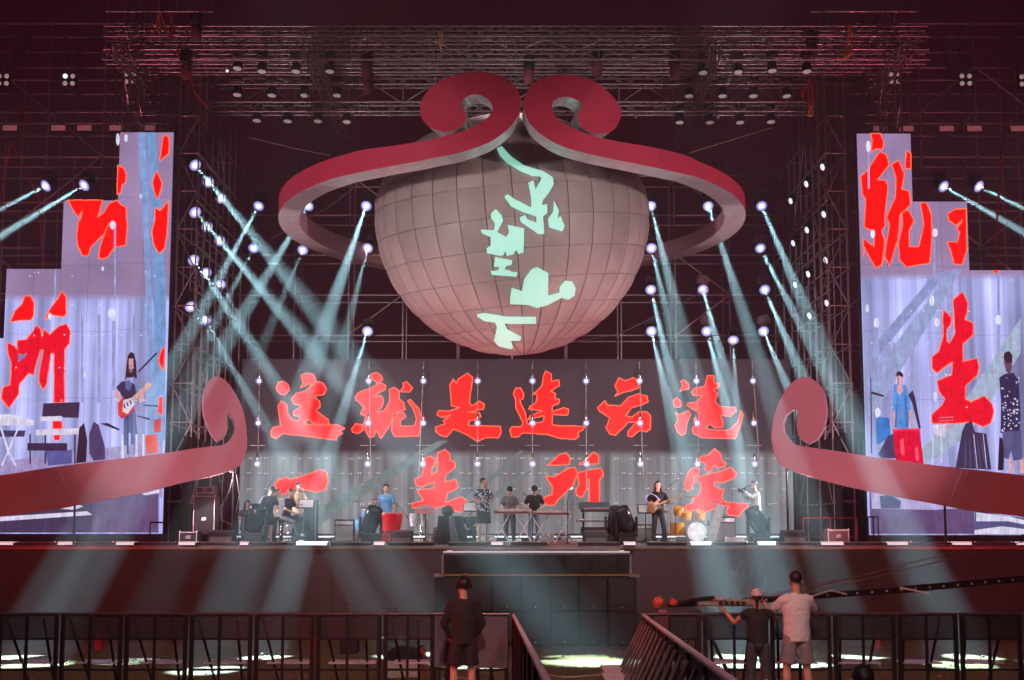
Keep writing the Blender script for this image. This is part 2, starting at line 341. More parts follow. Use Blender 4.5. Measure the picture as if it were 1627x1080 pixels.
# ---------------------------------------------------------------- sphere
SC=Vector((0.02,34,12.0)); SR=4.3
SC=Vector((P(813.5,380,34).x,34,P(813,347,34).z)); 
def sphere():
    t=thing('inflatable_sphere','huge pale quilted fabric sphere hanging above the stage','balloon',SC)
    T=RX(math.radians(9))@RY(math.radians(-5))@RZ(.1)
    SQ=lambda v: Vector((v.x,v.y,v.z*(.70 if v.z>0 else 1)))
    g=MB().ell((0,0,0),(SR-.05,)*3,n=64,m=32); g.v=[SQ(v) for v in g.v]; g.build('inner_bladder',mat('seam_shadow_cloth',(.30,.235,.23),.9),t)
    PM=mat('sphere_cloth',(.46,.375,.365),.55,var=.07,scale=1.3,bump=.03)
    PMS=[mat('sphere_cloth',(0,0,0)),mat('sphere_cloth_a',(.43,.35,.345),.58,var=.09,scale=1.7,bump=.04),mat('sphere_cloth_b',(.49,.40,.385),.5,var=.08,scale=1.1,bump=.03)]
    NR,NCOL=15,34; rear=MB()
    for r in range(NR):
        t0=PI*(r)/NR+.0018; t1=PI*(r+1)/NR-.0018
        for c in range(NCOL):
            dp=.0024/max(.12,math.sin((t0+t1)/2)); p0=2*PI*c/NCOL+dp; p1=2*PI*(c+1)/NCOL-dp; vs=[]; n=6
            for j in range(n+1):
                for i in range(n+1):
                    a=t0+(t1-t0)*j/n; b=p0+(p1-p0)*i/n; e=min(i,n-i,j,n-j)
                    rr=SR+(-.016,.0,.010,.014)[e]+.012*noise.noise(Vector((a*9,b*9,1)))
                    vs.append(SQ(T@Vector((rr*math.sin(a)*math.cos(b),rr*math.sin(a)*math.sin(b),rr*math.cos(a)))))
            fs=[(j*(n+1)+i,(j+1)*(n+1)+i,(j+1)*(n+1)+i+1,j*(n+1)+i+1) for j in range(n) for i in range(n)]
            mid=vs[(n+1)*(n//2)+n//2]
            if mid.y<.6 : MB().add(vs,fs,True).build('panel',random.choice(PMS),t,fix=False)
            else: rear.add(vs,fs,True)
    tag(rear.build('rear_panels',PM,t,fix=False),kind='stuff')
    # projected characters lying on the cloth
    K=3.376
    A=lambda pts,ox,oy,k=K:[(ox+x/k,oy+y/k) for x,y in pts]
    polys=[[(789,235),(797,232),(812,248),(832,262),(850,268),(864,272),(878,281),(880,292),(872,306),(862,318),(861,326),(869,324),(870,338),(863,343),(865,371),(856,372),(827,352),(826,346),(834,341),(838,348),(852,354),(852,344),(830,336),(812,328),(801,312),(806,309),(818,316),(844,330),(844,312),(839,290),(847,286),(851,300),(861,283),(858,280),(846,279),(828,272),(806,259),(795,247)],
     A([(270,130),(295,180),(290,230),(305,210),(328,265),(315,295),(245,275),(240,230),(265,190)],800,280),
     A([(1215,200),(1240,175),(1275,210),(1282,240),(1258,280),(1250,300),(1300,325),(1312,300),(1305,262),(1395,280),(1390,410),(1362,418),(1352,395),(1335,420),(1300,425),(1293,400),(1280,425),(1260,425),(1195,410),(1190,385),(1215,370),(1215,325),(1165,305),(1160,285),(1200,288),(1232,288),(1235,250),(1215,225)],420,280),
     A([(1240,435),(1330,450),(1325,475),(1295,480),(1290,503),(1315,505),(1330,512),(1360,515),(1350,540),(1220,530),(1212,508),(1255,505),(1262,488),(1230,485),(1235,465)],420,280),
     A([(35,650),(45,600),(100,615),(110,550),(150,500),(180,488),(240,520),(240,640),(300,625),(300,590),(330,560),(370,565),(388,600),(380,640),(345,662),(310,650),(240,690),(180,705),(130,690),(35,685)],800,280),
     [(758,499),(770,497),(805,503),(851,503),(852,514),(815,515),(801,514),(806,523),(828,535),(826,541),(812,541),(815,553),(812,555),(792,550),(785,541),(790,520),(787,512),(770,510),(758,503)]]
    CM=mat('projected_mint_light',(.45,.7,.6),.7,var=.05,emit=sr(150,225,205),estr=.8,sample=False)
    from mathutils.geometry import tessellate_polygon
    def onsphere(px,py,R):
        p=P(px,py,34); o=Vector((0,0,EZ)); best=None
        for k in (1,.70):
            d=(p-o).normalized(); S_=lambda v: Vector((v.x,v.y,v.z/k)); dd=S_(d); oc=S_(o-SC); A_=dd.dot(dd); b=oc.dot(dd); q=oc.dot(oc)-R*R; disc=b*b-A_*q
            h=o+d*((-b-math.sqrt(max(disc,0)))/A_)-SC
            if (k==1 and h.z<=0) or (k<1 and h.z>0): best=h
            last=h
        return best or last
    for pl in polys:
        pts=[]
        for (a,b) in zip(pl,pl[1:]+pl[:1]):
            pts.append((a[0]+random.uniform(-.5,.5),a[1]+random.uniform(-.5,.5))); 
        bm=bmesh.new(); vs=[bm.verts.new((x,y,0)) for x,y in pts]
        for tr in tessellate_polygon([[Vector((x,y,0)) for x,y in pts]]):
            try: bm.faces.new([vs[i] for i in tr])
            except ValueError: pass
        for _ in range(6):
            L=[e for e in bm.edges if e.calc_length()>7]
            if not L: break
            bmesh.ops.subdivide_edges(bm,edges=L,cuts=1); bmesh.ops.triangulate(bm,faces=bm.faces)
        for v in bm.verts: v.co=onsphere(v.co.x,v.co.y,SR+.05)
        bmesh.ops.recalc_face_normals(bm,faces=bm.faces)
        me=bpy.data.meshes.new('projected_character'); bm.to_mesh(me); bm.free(); me.materials.append(CM)
        link('projected_character',me,t)
    for s in (-1,1):
        MB().tube(Vector((s*1.2,0,SR*.66)),Vector((s*2.4,.6,4.4)),.015).build('hanging_wire',BLM,t)
sphere()
# ---------------------------------------------------------------- red headband with two curls
RC=Vector((0,34)); RR=7.2
def oncyl(px,py):
    u=(px-CX)/F; v=(PPY-py)/F; dy=math.cos(TH)-v*math.sin(TH); dz=math.sin(TH)+v*math.cos(TH)
    a=u*u+dy*dy; b=-2*dy*RC.y; c=RC.y**2-RR**2; D=b*b-4*a*c; k=(-b-math.sqrt(max(D,0)))/(2*a)
    return Vector((u*k,dy*k,EZ+dz*k))
def inward(p,t):
    d=Vector((p.x-RC.x,p.y-RC.y)); d.normalize(); return Vector((p.x-d.x*t,p.y-d.y*t,p.z))
def spl(pts,n):
    """smooth curve through the points, resampled by arc length"""
    out=[]; q=[Vector(p) for p in pts]
    for i in range(len(q)-1):
        p0=q[max(i-1,0)];p1=q[i];p2=q[i+1];p3=q[min(i+2,len(q)-1)]
        for k in range(8):
            t=k/8; out.append(.5*((2*p1)+(p2-p0)*t+(2*p0-5*p1+4*p2-p3)*t*t+(3*p1-p0-3*p2+p3)*t**3))
    out.append(q[-1]); L=[0]
    for a,b in zip(out,out[1:]): L.append(L[-1]+(b-a).length)
    res=[]; j=0
    for i in range(n):
        s=L[-1]*i/(n-1)
        while j<len(L)-2 and L[j+1]<s: j+=1
        f=(s-L[j])/max(1e-9,L[j+1]-L[j]); res.append(out[j].lerp(out[j+1],f))
    return res
def band(parent,A,B,A2,B2,mo,mi,mu,mt,org):
    """A,B edges of the outer face, A2,B2 the inner face"""
    def strip(name,U,V,m,seg=14):
        for k in range(0,len(U)-1,seg):
            u=list(U[k:k+seg+1]); v=list(V[k:k+seg+1]); n=len(u)
            for L_ in (u,v):
                d_=L_[-2]-L_[-1]
                if d_.length>.02: L_[-1]=L_[-1]+d_.normalized()*.005
            MB().add(list(u)+list(v),[(i,i+1,n+i+1,n+i) for i in range(n-1)],True).build(name,m,parent,org=org,fix=False)
    strip('outer_panel',A,B,mo); strip('inner_panel',A2,B2,mi); strip('underside_panel',B,B2,mu); strip('top_panel',A,A2,mt)
REDF=mat('crimson_lacquer',(.60,.03,.08),.5,var=.08,scale=1,bump=.01)
PNKF=mat('rose_panel',(.78,.42,.48),.5,var=.08,scale=1,bump=.01)
UND=mat('silver_grey_underside',(.80,.76,.79),.28,.25,var=.15,scale=4,bump=.02)
def headband():
    org=Vector((0,26.8,12.3)); t=thing('headband_sculpture','big crimson headband ring with two curls circling the sphere','sculpture',org)
    Lin=[(545,246),(581,237),(620,232),(659,226),(690,220),(720,212),(740,206),(758,198),(773,189),(781,179),(783,170),(779,161),(773,156),(765,151.5),(758,150),(749,150.5),(742,153),(736,158),(733.5,165),(735,172),(740,179),(741.5,186),(739,194),(734,200),(721,207),(706,209.5)]
    Lout=[(541,280),(589,270),(625,263),(659,257),(692,250),(724,244),(763,232),(789,219),(810,202),(820,189),(826,177),(827.5,165),(826,152),(820,139),(806,127),(789,118),(758,113.5),(724,118),(693,132),(675,150),(667.5,168),(669,184),(677,197),(690,205.5),(706,209.7)]
    Rin=[(1111,257),(1085,245),(1033,233),(997,227),(956,219),(924,209),(904,200),(888,190.5),(880,179),(877,170),(878,163),(883,158),(889,154.5),(896,153.5),(904,154),(911,156),(918,159.5),(922,163),(924,168),(922,174),(918,180),(919,190.5),(924,201),(935,209),(945,211)]
    Rout=[(1103,280),(1059,270),(1007,259),(956,249),(904,236),(873,222),(847,202),(834,181),(831.5,161),(841,140),(860,124),(886,118.5),(911,120),(940,127),(966,145),(981,163),(987.5,179),(984,192),(976,205),(963,211.5),(945,211.2)]
    # right-hand edges have matching arc features: curl split at the top of the hole
    def pair(I,O,ki,ko,n1=46,n2=44):
        a=spl([(*p,0) for p in I[:ki+1]],n1); a2=spl([(*p,0) for p in I[ki:]],n2)
        b=spl([(*p,0) for p in O[:ko+1]],n1); b2=spl([(*p,0) for p in O[ko:]],n2)
        return [oncyl(p.x,p.y) for p in a+a2[1:]],[oncyl(p.x,p.y) for p in b+b2[1:]]
    T=.62
    for side,(I,O,ki,ko) in (('l',(Lin,Lout,10,11)),('r',(Rin,Rout,9,8))):
        A,B=pair(I,O,ki,ko)
        # the ring round the side and back
        a0=math.atan2(A[0].y-RC.y,A[0].x); n=60; end=PI/2 if side=='r' else -3*PI/2
        U=[];V=[]
        for k in range(n,0,-1):
            f=k/n; an=a0+(end-a0)*f
            zt=A[0].z+(.16)*min(1,f*1.6); zb=B[0].z+.10*min(1,f*1.6)-.0
            U.append(Vector((RC.x+RR*math.cos(an),RC.y+RR*math.sin(an),zt))); V.append(Vector((RC.x+RR*math.cos(an),RC.y+RR*math.sin(an),zb)))
        A=U+A; B=V+B
        th=[T]*len(A)
        A2=[inward(p,T) for p in A]; B2=[inward(p,T) for p in B]
        # ring joint angle continuity
        band(t,A,B,A2,B2,REDF,PNKF,UND,UND,org)
    for s in (-1,1):
        for y in (30,38):
            x=s*math.sqrt(RR**2-(y-34)**2)*.96
            MB().tube((x,y,12.9),(x,y,16.7),.012).build('hanging_wire',BLM,t,org=org)
headband()
PNK2=mat('rose_red_lacquer',(.62,.19,.235),.5,var=.06,scale=.8,bump=.01)
INR=mat('pale_rose_edge',(.75,.38,.42),.45,var=.06)
def low_curl(label,In,Out,ki,ko,Yf,tx,joints):
    t0=P(In[0][0],In[0][1],Yf(In[0][0]))
    t=thing('scroll_sculpture',label,'sculpture',(t0.x,t0.y,FL),0,'scroll bands flanking the stage')
    n1,n2=40,40
    a=spl([(*p,0) for p in In[:ki+1]],n1)+spl([(*p,0) for p in In[ki:]],n2)[1:]
    b=spl([(*p,0) for p in Out[:ko+1]],n1)+spl([(*p,0) for p in Out[ko:]],n2)[1:]
    A=[P(p.x,p.y,Yf(p.x)) for p in a]; B=[P(p.x,p.y,Yf(p.x)) for p in b]
    d=Vector(tx); A2=[p+d for p in A]; B2=[p+d for p in B]
    band(t,A,B,A2,B2,PNK2,PNK2,INR,INR,t.location)
    for (px,py) in joints:
        Y=Yf(px)+.35; p=P(px,py,Y)
        g=MB(); g.tube((p.x,p.y,FL),(p.x,p.y,p.z+.1),.03); g.build('support_post',BLM,t,org=t.location)
        MB().box((p.x,p.y,FL+.02),(.4,.3,.03)).build('base_plate',BLM,t,org=t.location)
Ln=[(-90,767),(0,755),(65,745),(130,736),(195,728),(259,720),(311,712),(345,708),(358,706),(368,696),(374,684),(375,672),(371,662),(366,657.5),(362.5,657),(361,660),(361.5,670),(362,680),(359,690),(354,697),(347,700)]
Lo=[(-90,838),(0,820),(75,811),(130,801),(223,784),(285,768),(330,758),(363,749),(381,740),(390,722),(393,700),(389,662),(381,638),(371,620),(360,606),(347,598),(337,600),(328,612),(323,631),(324,654),(329,670),(336,687),(347,701)]
low_curl('pink red scroll band rising left of the stage, curl facing right',Ln,Lo,13,12,lambda x:30.9-(390-x)*.0092,(-.16,.42,0),[(120,770),(372,745)])
Rn=[(1717,767),(1627,755),(1556,747),(1486,739),(1437,732),(1388,726),(1328,716),(1269,708),(1260,703),(1250,693),(1243.5,680),(1245,665),(1251,654.5),(1258,649.5),(1265,649),(1268,654),(1267,662),(1266,675),(1268,689),(1274,699),(1284,704)]
Ro=[(1717,842),(1627,821),(1548,812),(1486,800),(1435,791),(1383,781),(1310,764),(1246,743),(1233,728),(1226,702),(1227,679),(1231,658),(1238,637),(1251,616),(1266,602),(1282,599),(1297,606),(1306,616),(1311,631),(1313,655),(1308,679),(1298,696),(1284,704.5)]
low_curl('rosy red scroll band right of the stage, curl facing left',Rn,Ro,13,12,lambda x:30.9-(x-1226)*.0092,(.16,.42,0),[(1250,745),(1500,775)])
# ---------------------------------------------------------------- LED screens
def scrmat(name,top,low,split,k=1,k2=1,vs=7.0,grain=1):
    """video picture: noise, soft vertical curtain folds below the split, cabinet seams; coordinates are metres on the screen"""
    m=bpy.data.materials.new(name); m.use_nodes=True; nt=m.node_tree; b=nt.nodes['Principled BSDF']; b.inputs['Base Color'].default_value=(.015,.013,.016,1); b.inputs['Roughness'].default_value=.6
    N=nt.nodes.new; L=nt.links.new
    tc=N('ShaderNodeTexCoord'); sx=N('ShaderNodeSeparateXYZ'); L(tc.outputs['Object'],sx.inputs[0])
    def math_(op,a,b_=None,c=None):
        n=N('ShaderNodeMath'); n.operation=op
        for i,v in enumerate((a,b_,c)):
            if v is None: continue
            if hasattr(v,'links'): L(v,n.inputs[i])
            else: n.inputs[i].default_value=v
        return n.outputs[0]
    X,Z=sx.outputs[0],sx.outputs[2]
    def nz(scale,sc,det=4):
        mp=N('ShaderNodeMapping'); mp.inputs['Scale'].default_value=scale; L(tc.outputs['Object'],mp.inputs[0])
        n=N('ShaderNodeTexNoise'); n.inputs['Scale'].default_value=sc; n.inputs['Detail'].default_value=det; L(mp.outputs[0],n.inputs['Vector']); return n.outputs['Fac']
    f=N('ShaderNodeMapRange'); f.inputs['From Min'].default_value=split-.12; f.inputs['From Max'].default_value=split+.12; L(Z,f.inputs['Value'])
    folds=nz((1,0,.02),vs*.5,3); cloud=nz((1,1,1),.35,3); fine=nz((1,1,1),14,2)
    lo=math_('MULTIPLY_ADD',folds,2.6,-.3); up=math_('MULTIPLY_ADD',fine,.35,.83)
    br=N('ShaderNodeMix'); L(f.outputs[0],br.inputs[0]); L(lo,br.inputs[2]); L(up,br.inputs[3])
    lines=math_('GREATER_THAN',math_('FRACT',math_('MULTIPLY',X,2.05)),.965)
    k1=math_('MULTIPLY',br.outputs[0],math_('MULTIPLY_ADD',cloud,1.3,.35))
    k3=math_('ADD',k1,math_('MULTIPLY',lines,math_('MULTIPLY_ADD',f.outputs[0],-.3,.42)))
    mx=N('ShaderNodeMix'); mx.data_type='RGBA'; L(f.outputs[0],mx.inputs[0]); mx.inputs[6].default_value=(*low,1); mx.inputs[7].default_value=(*top,1)
    L(mx.outputs[2],b.inputs['Emission Color']); L(math_('MULTIPLY',k3,k),b.inputs['Emission Strength'])
    m.cycles.emission_sampling='FRONT'
    return m
RED=em('led_red',(1.0,.001,.0),2.2,sample=True); ORG=em('led_orange_edge',(1,.13,.06),1.6)
PINKRED=em('led_pink_red',(1.0,.0,.02),.95); 
class Scr:
    """a vertical screen plane at depth Y; px coordinates -> points on the plane, h metres proud"""
    def __init__(s,Y,parent): s.Y=Y; s.p=parent; s.n=0
    def pt(s,x,y,h=0): 
        p=P(x,y,s.Y); return Vector((p.x,s.Y-h,p.z))
    def poly(s,name,pts,m,h=.01,label=None):
        s.n+=1; h+=s.n*.0004
        o=MB().flat([s.pt(x,y,h) for x,y in pts]).build(name,m,s.p,org=s.p.location)
        # faces look to the camera
        me=o.data
        if me.polygons and sum(p.normal.y for p in me.polygons)>0: me.flip_normals()
        if label: o['label']=label
        return o
    def char(s,name,pieces,m=None,em_=None,w=1.6,jag=.42):
        m=m or RED; em_=em_ or ORG; s.n+=2
        for i,pl in enumerate(pieces):
            pts=[]
            for a,b in zip(pl,pl[1:]+pl[:1]):
                d=math.hypot(b[0]-a[0],b[1]-a[1]); n=max(1,int(d/4))
                for k in range(n):
                    f=k/n; j=jag if k else jag*.4
                    pts.append((a[0]+(b[0]-a[0])*f+random.uniform(-j,j),a[1]+(b[1]-a[1])*f+random.uniform(-j,j)))
            h=.012+s.n*.0004+i*.003
            g=MB(); g.mat(m); g.flat([s.pt(x,y,h) for x,y in pts])
            g.mat(em_); n=len(pts)
            for k in range(n):
                a=Vector((*pts[k],0)); b=Vector((*pts[(k+1)%n],0)); d=b-a
                if d.length<.01: continue
                nn=Vector((-d.y,d.x,0)).normalized()*w/2
                q=[a-nn-d.normalized()*w*.3,b-nn+d.normalized()*w*.3,b+nn+d.normalized()*w*.3,a+nn-d.normalized()*w*.3]
                g.add([s.pt(p.x,p.y,h+.0012+.0007*(k%2)) for p in q],[(0,1,2,3)])
            me=g.mesh(name,None,s.p.location)
            for p in me.polygons:
                if p.normal.y>0: p.flip()
            link(name,me,s.p)
def sub(pts,ox,oy,k): return [(ox+x/k,oy+y/k) for x,y in pts]
CHARS1={'led_character_this':[[(150,180),(165,145),(195,138),(225,160),(232,190),(205,222),(180,218),(160,200)],[(305,100),(340,88),(378,95),(395,130),(370,160),(345,152),(330,165),(300,178),(315,150)],
 [(245,245),(270,215),(330,200),(375,160),(400,140),(440,150),(462,185),(445,220),(400,225),(390,240),(418,262),(422,295),(395,318),(430,345),(470,372),(478,405),(425,405),(375,395),(348,370),(320,402),(470,408),(530,405),(575,430),(530,445),(560,458),(528,472),(520,500),(440,490),(330,475),(190,460),(150,492),(122,478),(118,450),(130,425),(180,412),(170,340),(163,290),(185,258),(217,285),(222,335),(245,372),(285,385),(300,350),(260,350),(258,325),(310,290),(290,285),(258,275)]],
'led_character_exactly':[[(735,95),(765,85),(795,100),(805,130),(775,150),(740,125)],[(638,235),(655,210),(720,185),(790,148),(825,165),(822,190),(770,215),(745,235),(795,225),(812,250),(805,290),(770,330),(815,320),(845,270),(850,215),(845,190),(875,175),(910,200),(905,245),(935,270),(945,310),(900,325),(870,340),(865,380),(830,440),(795,490),(775,450),(760,440),(755,475),(725,485),(705,450),(690,400),(700,350),(670,340),(690,300),(660,265),(640,255)],[(615,430),(640,400),(680,405),(685,440),(650,460),(620,450)],[(930,150),(955,142),(990,180),(970,205),(915,200),(935,175)],
 [(900,330),(935,330),(950,355),(915,380),(915,415),(1000,415),(1015,370),(995,310),(960,260),(975,250),(1030,310),(1045,370),(1030,475),(880,478),(860,440),(870,380)]],
'led_character_is':[[(1220,160),(1240,125),(1262,150),(1270,125),(1330,88),(1360,115),(1350,190),(1340,270),(1355,290),(1400,260),(1432,280),(1425,310),(1370,320),(1330,330),(1400,330),(1412,355),(1380,375),(1340,380),(1330,410),(1530,415),(1535,450),(1520,485),(1440,485),(1390,510),(1330,470),(1240,432),(1200,480),(1160,470),(1135,450),(1130,420),(1190,400),(1180,380),(1225,345),(1170,360),(1140,345),(1150,320),(1220,320),(1280,300),(1230,290),(1225,220)]]}
CHARS1R={'led_character_join':[[(60,215),(75,180),(105,180),(125,215),(122,245),(100,255),(115,290),(135,330),(145,400),(180,400),(245,385),(250,350),(150,375),(165,350),(240,320),(155,310),(165,290),(200,270),(210,220),(185,215),(235,170),(245,110),(260,75),(295,95),(295,140),(340,130),(345,165),(290,200),(320,215),(315,245),(345,250),(340,275),(300,290),(300,325),(370,300),(400,310),(395,345),(330,345),(300,340),(300,405),(350,412),(500,415),(490,435),(455,455),(465,475),(440,495),(350,490),(270,465),(200,460),(120,455),(90,480),(50,480),(38,440),(50,420),(110,415),(120,395),(95,340),(75,300),(75,250)]],
'led_character_cloud':[[(685,165),(710,118),(750,135),(800,115),(830,140),(830,180),(790,195),(740,205),(685,230),(705,205)],[(578,300),(600,280),(625,258),(640,285),(720,290),(770,235),(830,215),(885,230),(890,265),(850,285),(790,300),(750,350),(790,360),(830,325),(880,325),(905,350),(905,430),(880,450),(840,440),(790,480),(765,475),(765,445),(820,390),(770,390),(730,430),(690,470),(655,465),(630,425),(655,365),(610,335),(590,325)]],
'led_character_harbour':[[(1090,140),(1110,130),(1140,155),(1140,185),(1110,190),(1085,200),(1100,170)],[(1045,260),(1065,238),(1095,270),(1090,295),(1065,300),(1048,285)],[(1060,330),(1080,345),(1140,320),(1150,345),(1130,390),(1120,460),(1095,472),(1070,450),(1055,410),(1075,380)],
 [(1155,205),(1180,180),(1240,170),(1255,105),(1295,105),(1295,150),(1325,150),(1325,175),(1290,190),(1320,215),(1300,260),(1330,295),(1425,300),(1430,325),(1395,355),(1330,345),(1350,385),(1350,420),(1300,425),(1270,400),(1240,430),(1300,440),(1390,440),(1440,390),(1460,320),(1475,345),(1455,420),(1425,490),(1360,490),(1220,485),(1170,460),(1160,430),(1195,400),(1170,375),(1200,330),(1130,290),(1130,275),(1190,265),(1225,225),(1170,225)]]}
CHARS2={'led_character_one':[[(140,270),(160,245),(215,225),(240,240),(370,200),(420,178),(460,195),(470,250),(450,300),(400,315),(310,300),(260,300),(190,330),(170,320),(150,290)]],
'led_character_life':[[(1005,240),(1050,215),(1070,110),(1095,95),(1130,115),(1125,150),(1110,160),(1105,210),(1145,190),(1145,75),(1190,55),(1220,80),(1220,120),(1250,135),(1250,165),(1195,210),(1190,255),(1255,240),(1270,285),(1240,310),(1205,320),(1200,350),(1190,380),(1290,345),(1330,375),(1335,410),(1290,440),(1240,430),(1180,400),(1130,415),(1080,400),(990,415),(990,385),(1060,370),(1020,310),(1045,300),(1120,295),(1125,250),(1050,285),(1015,275)]]}
CHARS2R={'led_character_place':[[(272,150),(310,120),(345,85),(385,75),(410,105),(405,145),(350,150)],[(465,145),(520,110),(555,70),(585,90),(585,140),(530,145)],[(262,215),(310,225),(350,200),(400,170),(440,165),(455,200),(430,270),(390,310),(360,340),(330,370),(315,395),(280,400),(245,375),(250,350),(300,330),(300,280),(275,245)],[(455,200),(490,190),(560,175),(600,170),(615,215),(590,240),(590,390),(530,385),(528,235),(510,240),(510,300),(485,350),(450,335),(445,310),(465,270)]],
'led_character_love':[[(1200,105),(1260,90),(1300,50),(1335,80),(1345,125),(1370,140),(1360,160),(1320,165),(1300,150),(1270,190),(1240,180),(1250,140),(1215,130)],[(1130,215),(1150,180),(1180,165),(1210,180),(1205,210),(1170,220),(1175,250),(1155,300),(1130,310),(1112,270)],
 [(1190,230),(1270,205),(1340,190),(1395,165),(1432,200),(1425,225),(1350,260),(1300,250),(1290,275),(1330,300),(1355,300),(1340,350),(1370,380),(1500,390),(1505,410),(1470,430),(1450,465),(1390,460),(1370,440),(1390,400),(1340,400),(1290,420),(1240,440),(1200,420),(1130,440),(1120,400),(1170,380),(1170,360),(1210,320),(1215,270),(1195,250)]]}
BEAMV=em('led_picture_beam',sr(140,165,165),.55); 
def centre_wall():
    Y=37.2; c=P(822,848,Y)
    t=thing('led_wall','wide back screen with ten red brush written characters above the band','screen',(c.x,Y,c.z))
    a=P(385,570,Y); b=P(1262,848,Y)
    m=scrmat('centre_video',sr(50,36,43),sr(106,106,110),P(800,720,Y).z-c.z,1.42,vs=7)
    MB().box(((a.x+b.x)/2,Y+.13,(a.z+b.z)/2),(b.x-a.x,.2,a.z-b.z)).build('back_frame',BLM,t,org=t.location)
    s=Scr(Y,t)
    # the wall is assembled from cabinets
    W=18; H=6; dx=(b.x-a.x)/W; dz=(a.z-b.z)/H
    for j in range(H):
        for i in range(W):
            x0=a.x+i*dx+.003; z0=b.z+j*dz+.003
            o=MB().add([(x0,Y,z0),(x0+dx-.006,Y,z0),(x0+dx-.006,Y,z0+dz-.006),(x0,Y,z0+dz-.006)],[(0,1,2,3)]).build('led_cabinet',m,t,org=t.location,fix=False)
    for d,ox,oy in ((CHARS1,400,570),(CHARS1R,800,570),(CHARS2,400,700),(CHARS2R,800,700)):
        for k,v in d.items(): s.char('led_character',[sub(p,ox,oy,3.874) for p in v])
    # beams seen in the picture
    for k,pl in enumerate([[(697,700),(712,700),(560,800),(505,836),(470,836),(520,800)],[(826,716),(832,716),(760,785),(735,812),(700,830),(745,785)],[(840,748),(846,748),(790,790),(770,800),(772,790)]]):
        s.poly('picture_beam',pl,BEAMV,.006)
    # dotted fairy lights shown in the picture
    d=MB(); 
    for yy in (728,752,776,800):
        for i in range(64):
            x=395+i*13.5+random.uniform(-3,3)
            if random.random()<.35: continue
            r=.016; q=s.pt(x,yy+random.uniform(-1,1),.008)
            for ddx in (0,.075): d.add([q+Vector((ddx-r,0,-r)),q+Vector((ddx+r,0,-r)),q+Vector((ddx+r,0,r)),q+Vector((ddx-r,0,r))],[(0,1,2,3)])
    o=d.build('picture_sparkle',em('led_sparkle',(.9,.9,1),1.0),t,org=t.location); tag(o,kind='stuff')
    o=MB().box(((a.x+b.x)/2,Y-.25,FL+.16),(b.x-a.x,.06,.05)).build('floor_strip_light',mat('floor_strip',(.8,.8,.8),.4,emit=(.75,.85,.9),estr=1.3,sample=False),t,org=t.location)
    MB().box(((a.x+b.x)/2,Y+.1,(FL+b.z)/2),(b.x-a.x,.1,b.z-FL-.01)).build('base_plinth',BLK,t,org=t.location)
centre_wall()
def side_wall(right):
    Y=33; 
    if not right: cols=[(187,269,210),(100,187,318),(12,100,427),(-76,12,537)]; yb=848
    else: cols=[(1366,1447,212),(1447,1536,320),(1536,1623,429),(1623,1710,538)]; yb=850
    xc=P((cols[0][0]+cols[0][1])/2,yb,Y)
    t=thing('led_screen',('stepped tower screen right of stage, drummer and singer in the picture' if right else 'stepped tower screen left of stage, guitarist in the picture'),'screen',(xc.x,Y,xc.z),0,'stepped side screens')
    m=scrmat('side_video_'+('r' if right else 'l'),sr(128,108,142) ,sr(142,146,196),P(800,473 if not right else 440,Y).z-xc.z,1.6,vs=5)
    zb=P(cols[0][0],yb,Y).z; inner=P(cols[0][1 if not right else 0],yb,Y)
    xs=[]
    # true widths measured at the foot, steps go outward
    sgn=1 if right else -1; xi=(10.62 if right else -10.42); W=1.66
    for k,(a,b,yt) in enumerate(cols):
        x0=xi+sgn*W*k; x1=xi+sgn*W*(k+1); lo,hi=min(x0,x1),max(x0,x1); zt=P(a,yt,Y).z; n=max(2,round((zt-zb)/2.05)); dz=(zt-zb)/n
        MB().box(((lo+hi)/2,Y+.14,(zt+zb)/2),(hi-lo,.2,zt-zb+.02)).build('back_frame',BLM,t,org=t.location)
        for j in range(n):
            for i in range(2):
                w=(hi-lo)/2; X=lo+i*w+.003; Z=zb+j*dz+.003
                MB().add([(X,Y,Z),(X+w-.006,Y,Z),(X+w-.006,Y,Z+dz-.006),(X,Y,Z+dz-.006)],[(0,1,2,3)]).build('led_cabinet',m,t,org=t.location,fix=False)
    MB().box((xi+sgn*W*2,Y+.1,(FL+zb)/2),(W*4,.3,zb-FL-.01)).build('base_plinth',BLK,t,org=t.location)
    return t,Scr(Y,t)
D=lambda n,r,g,b,k=1: em('led_'+n,sr(r,g,b),k)
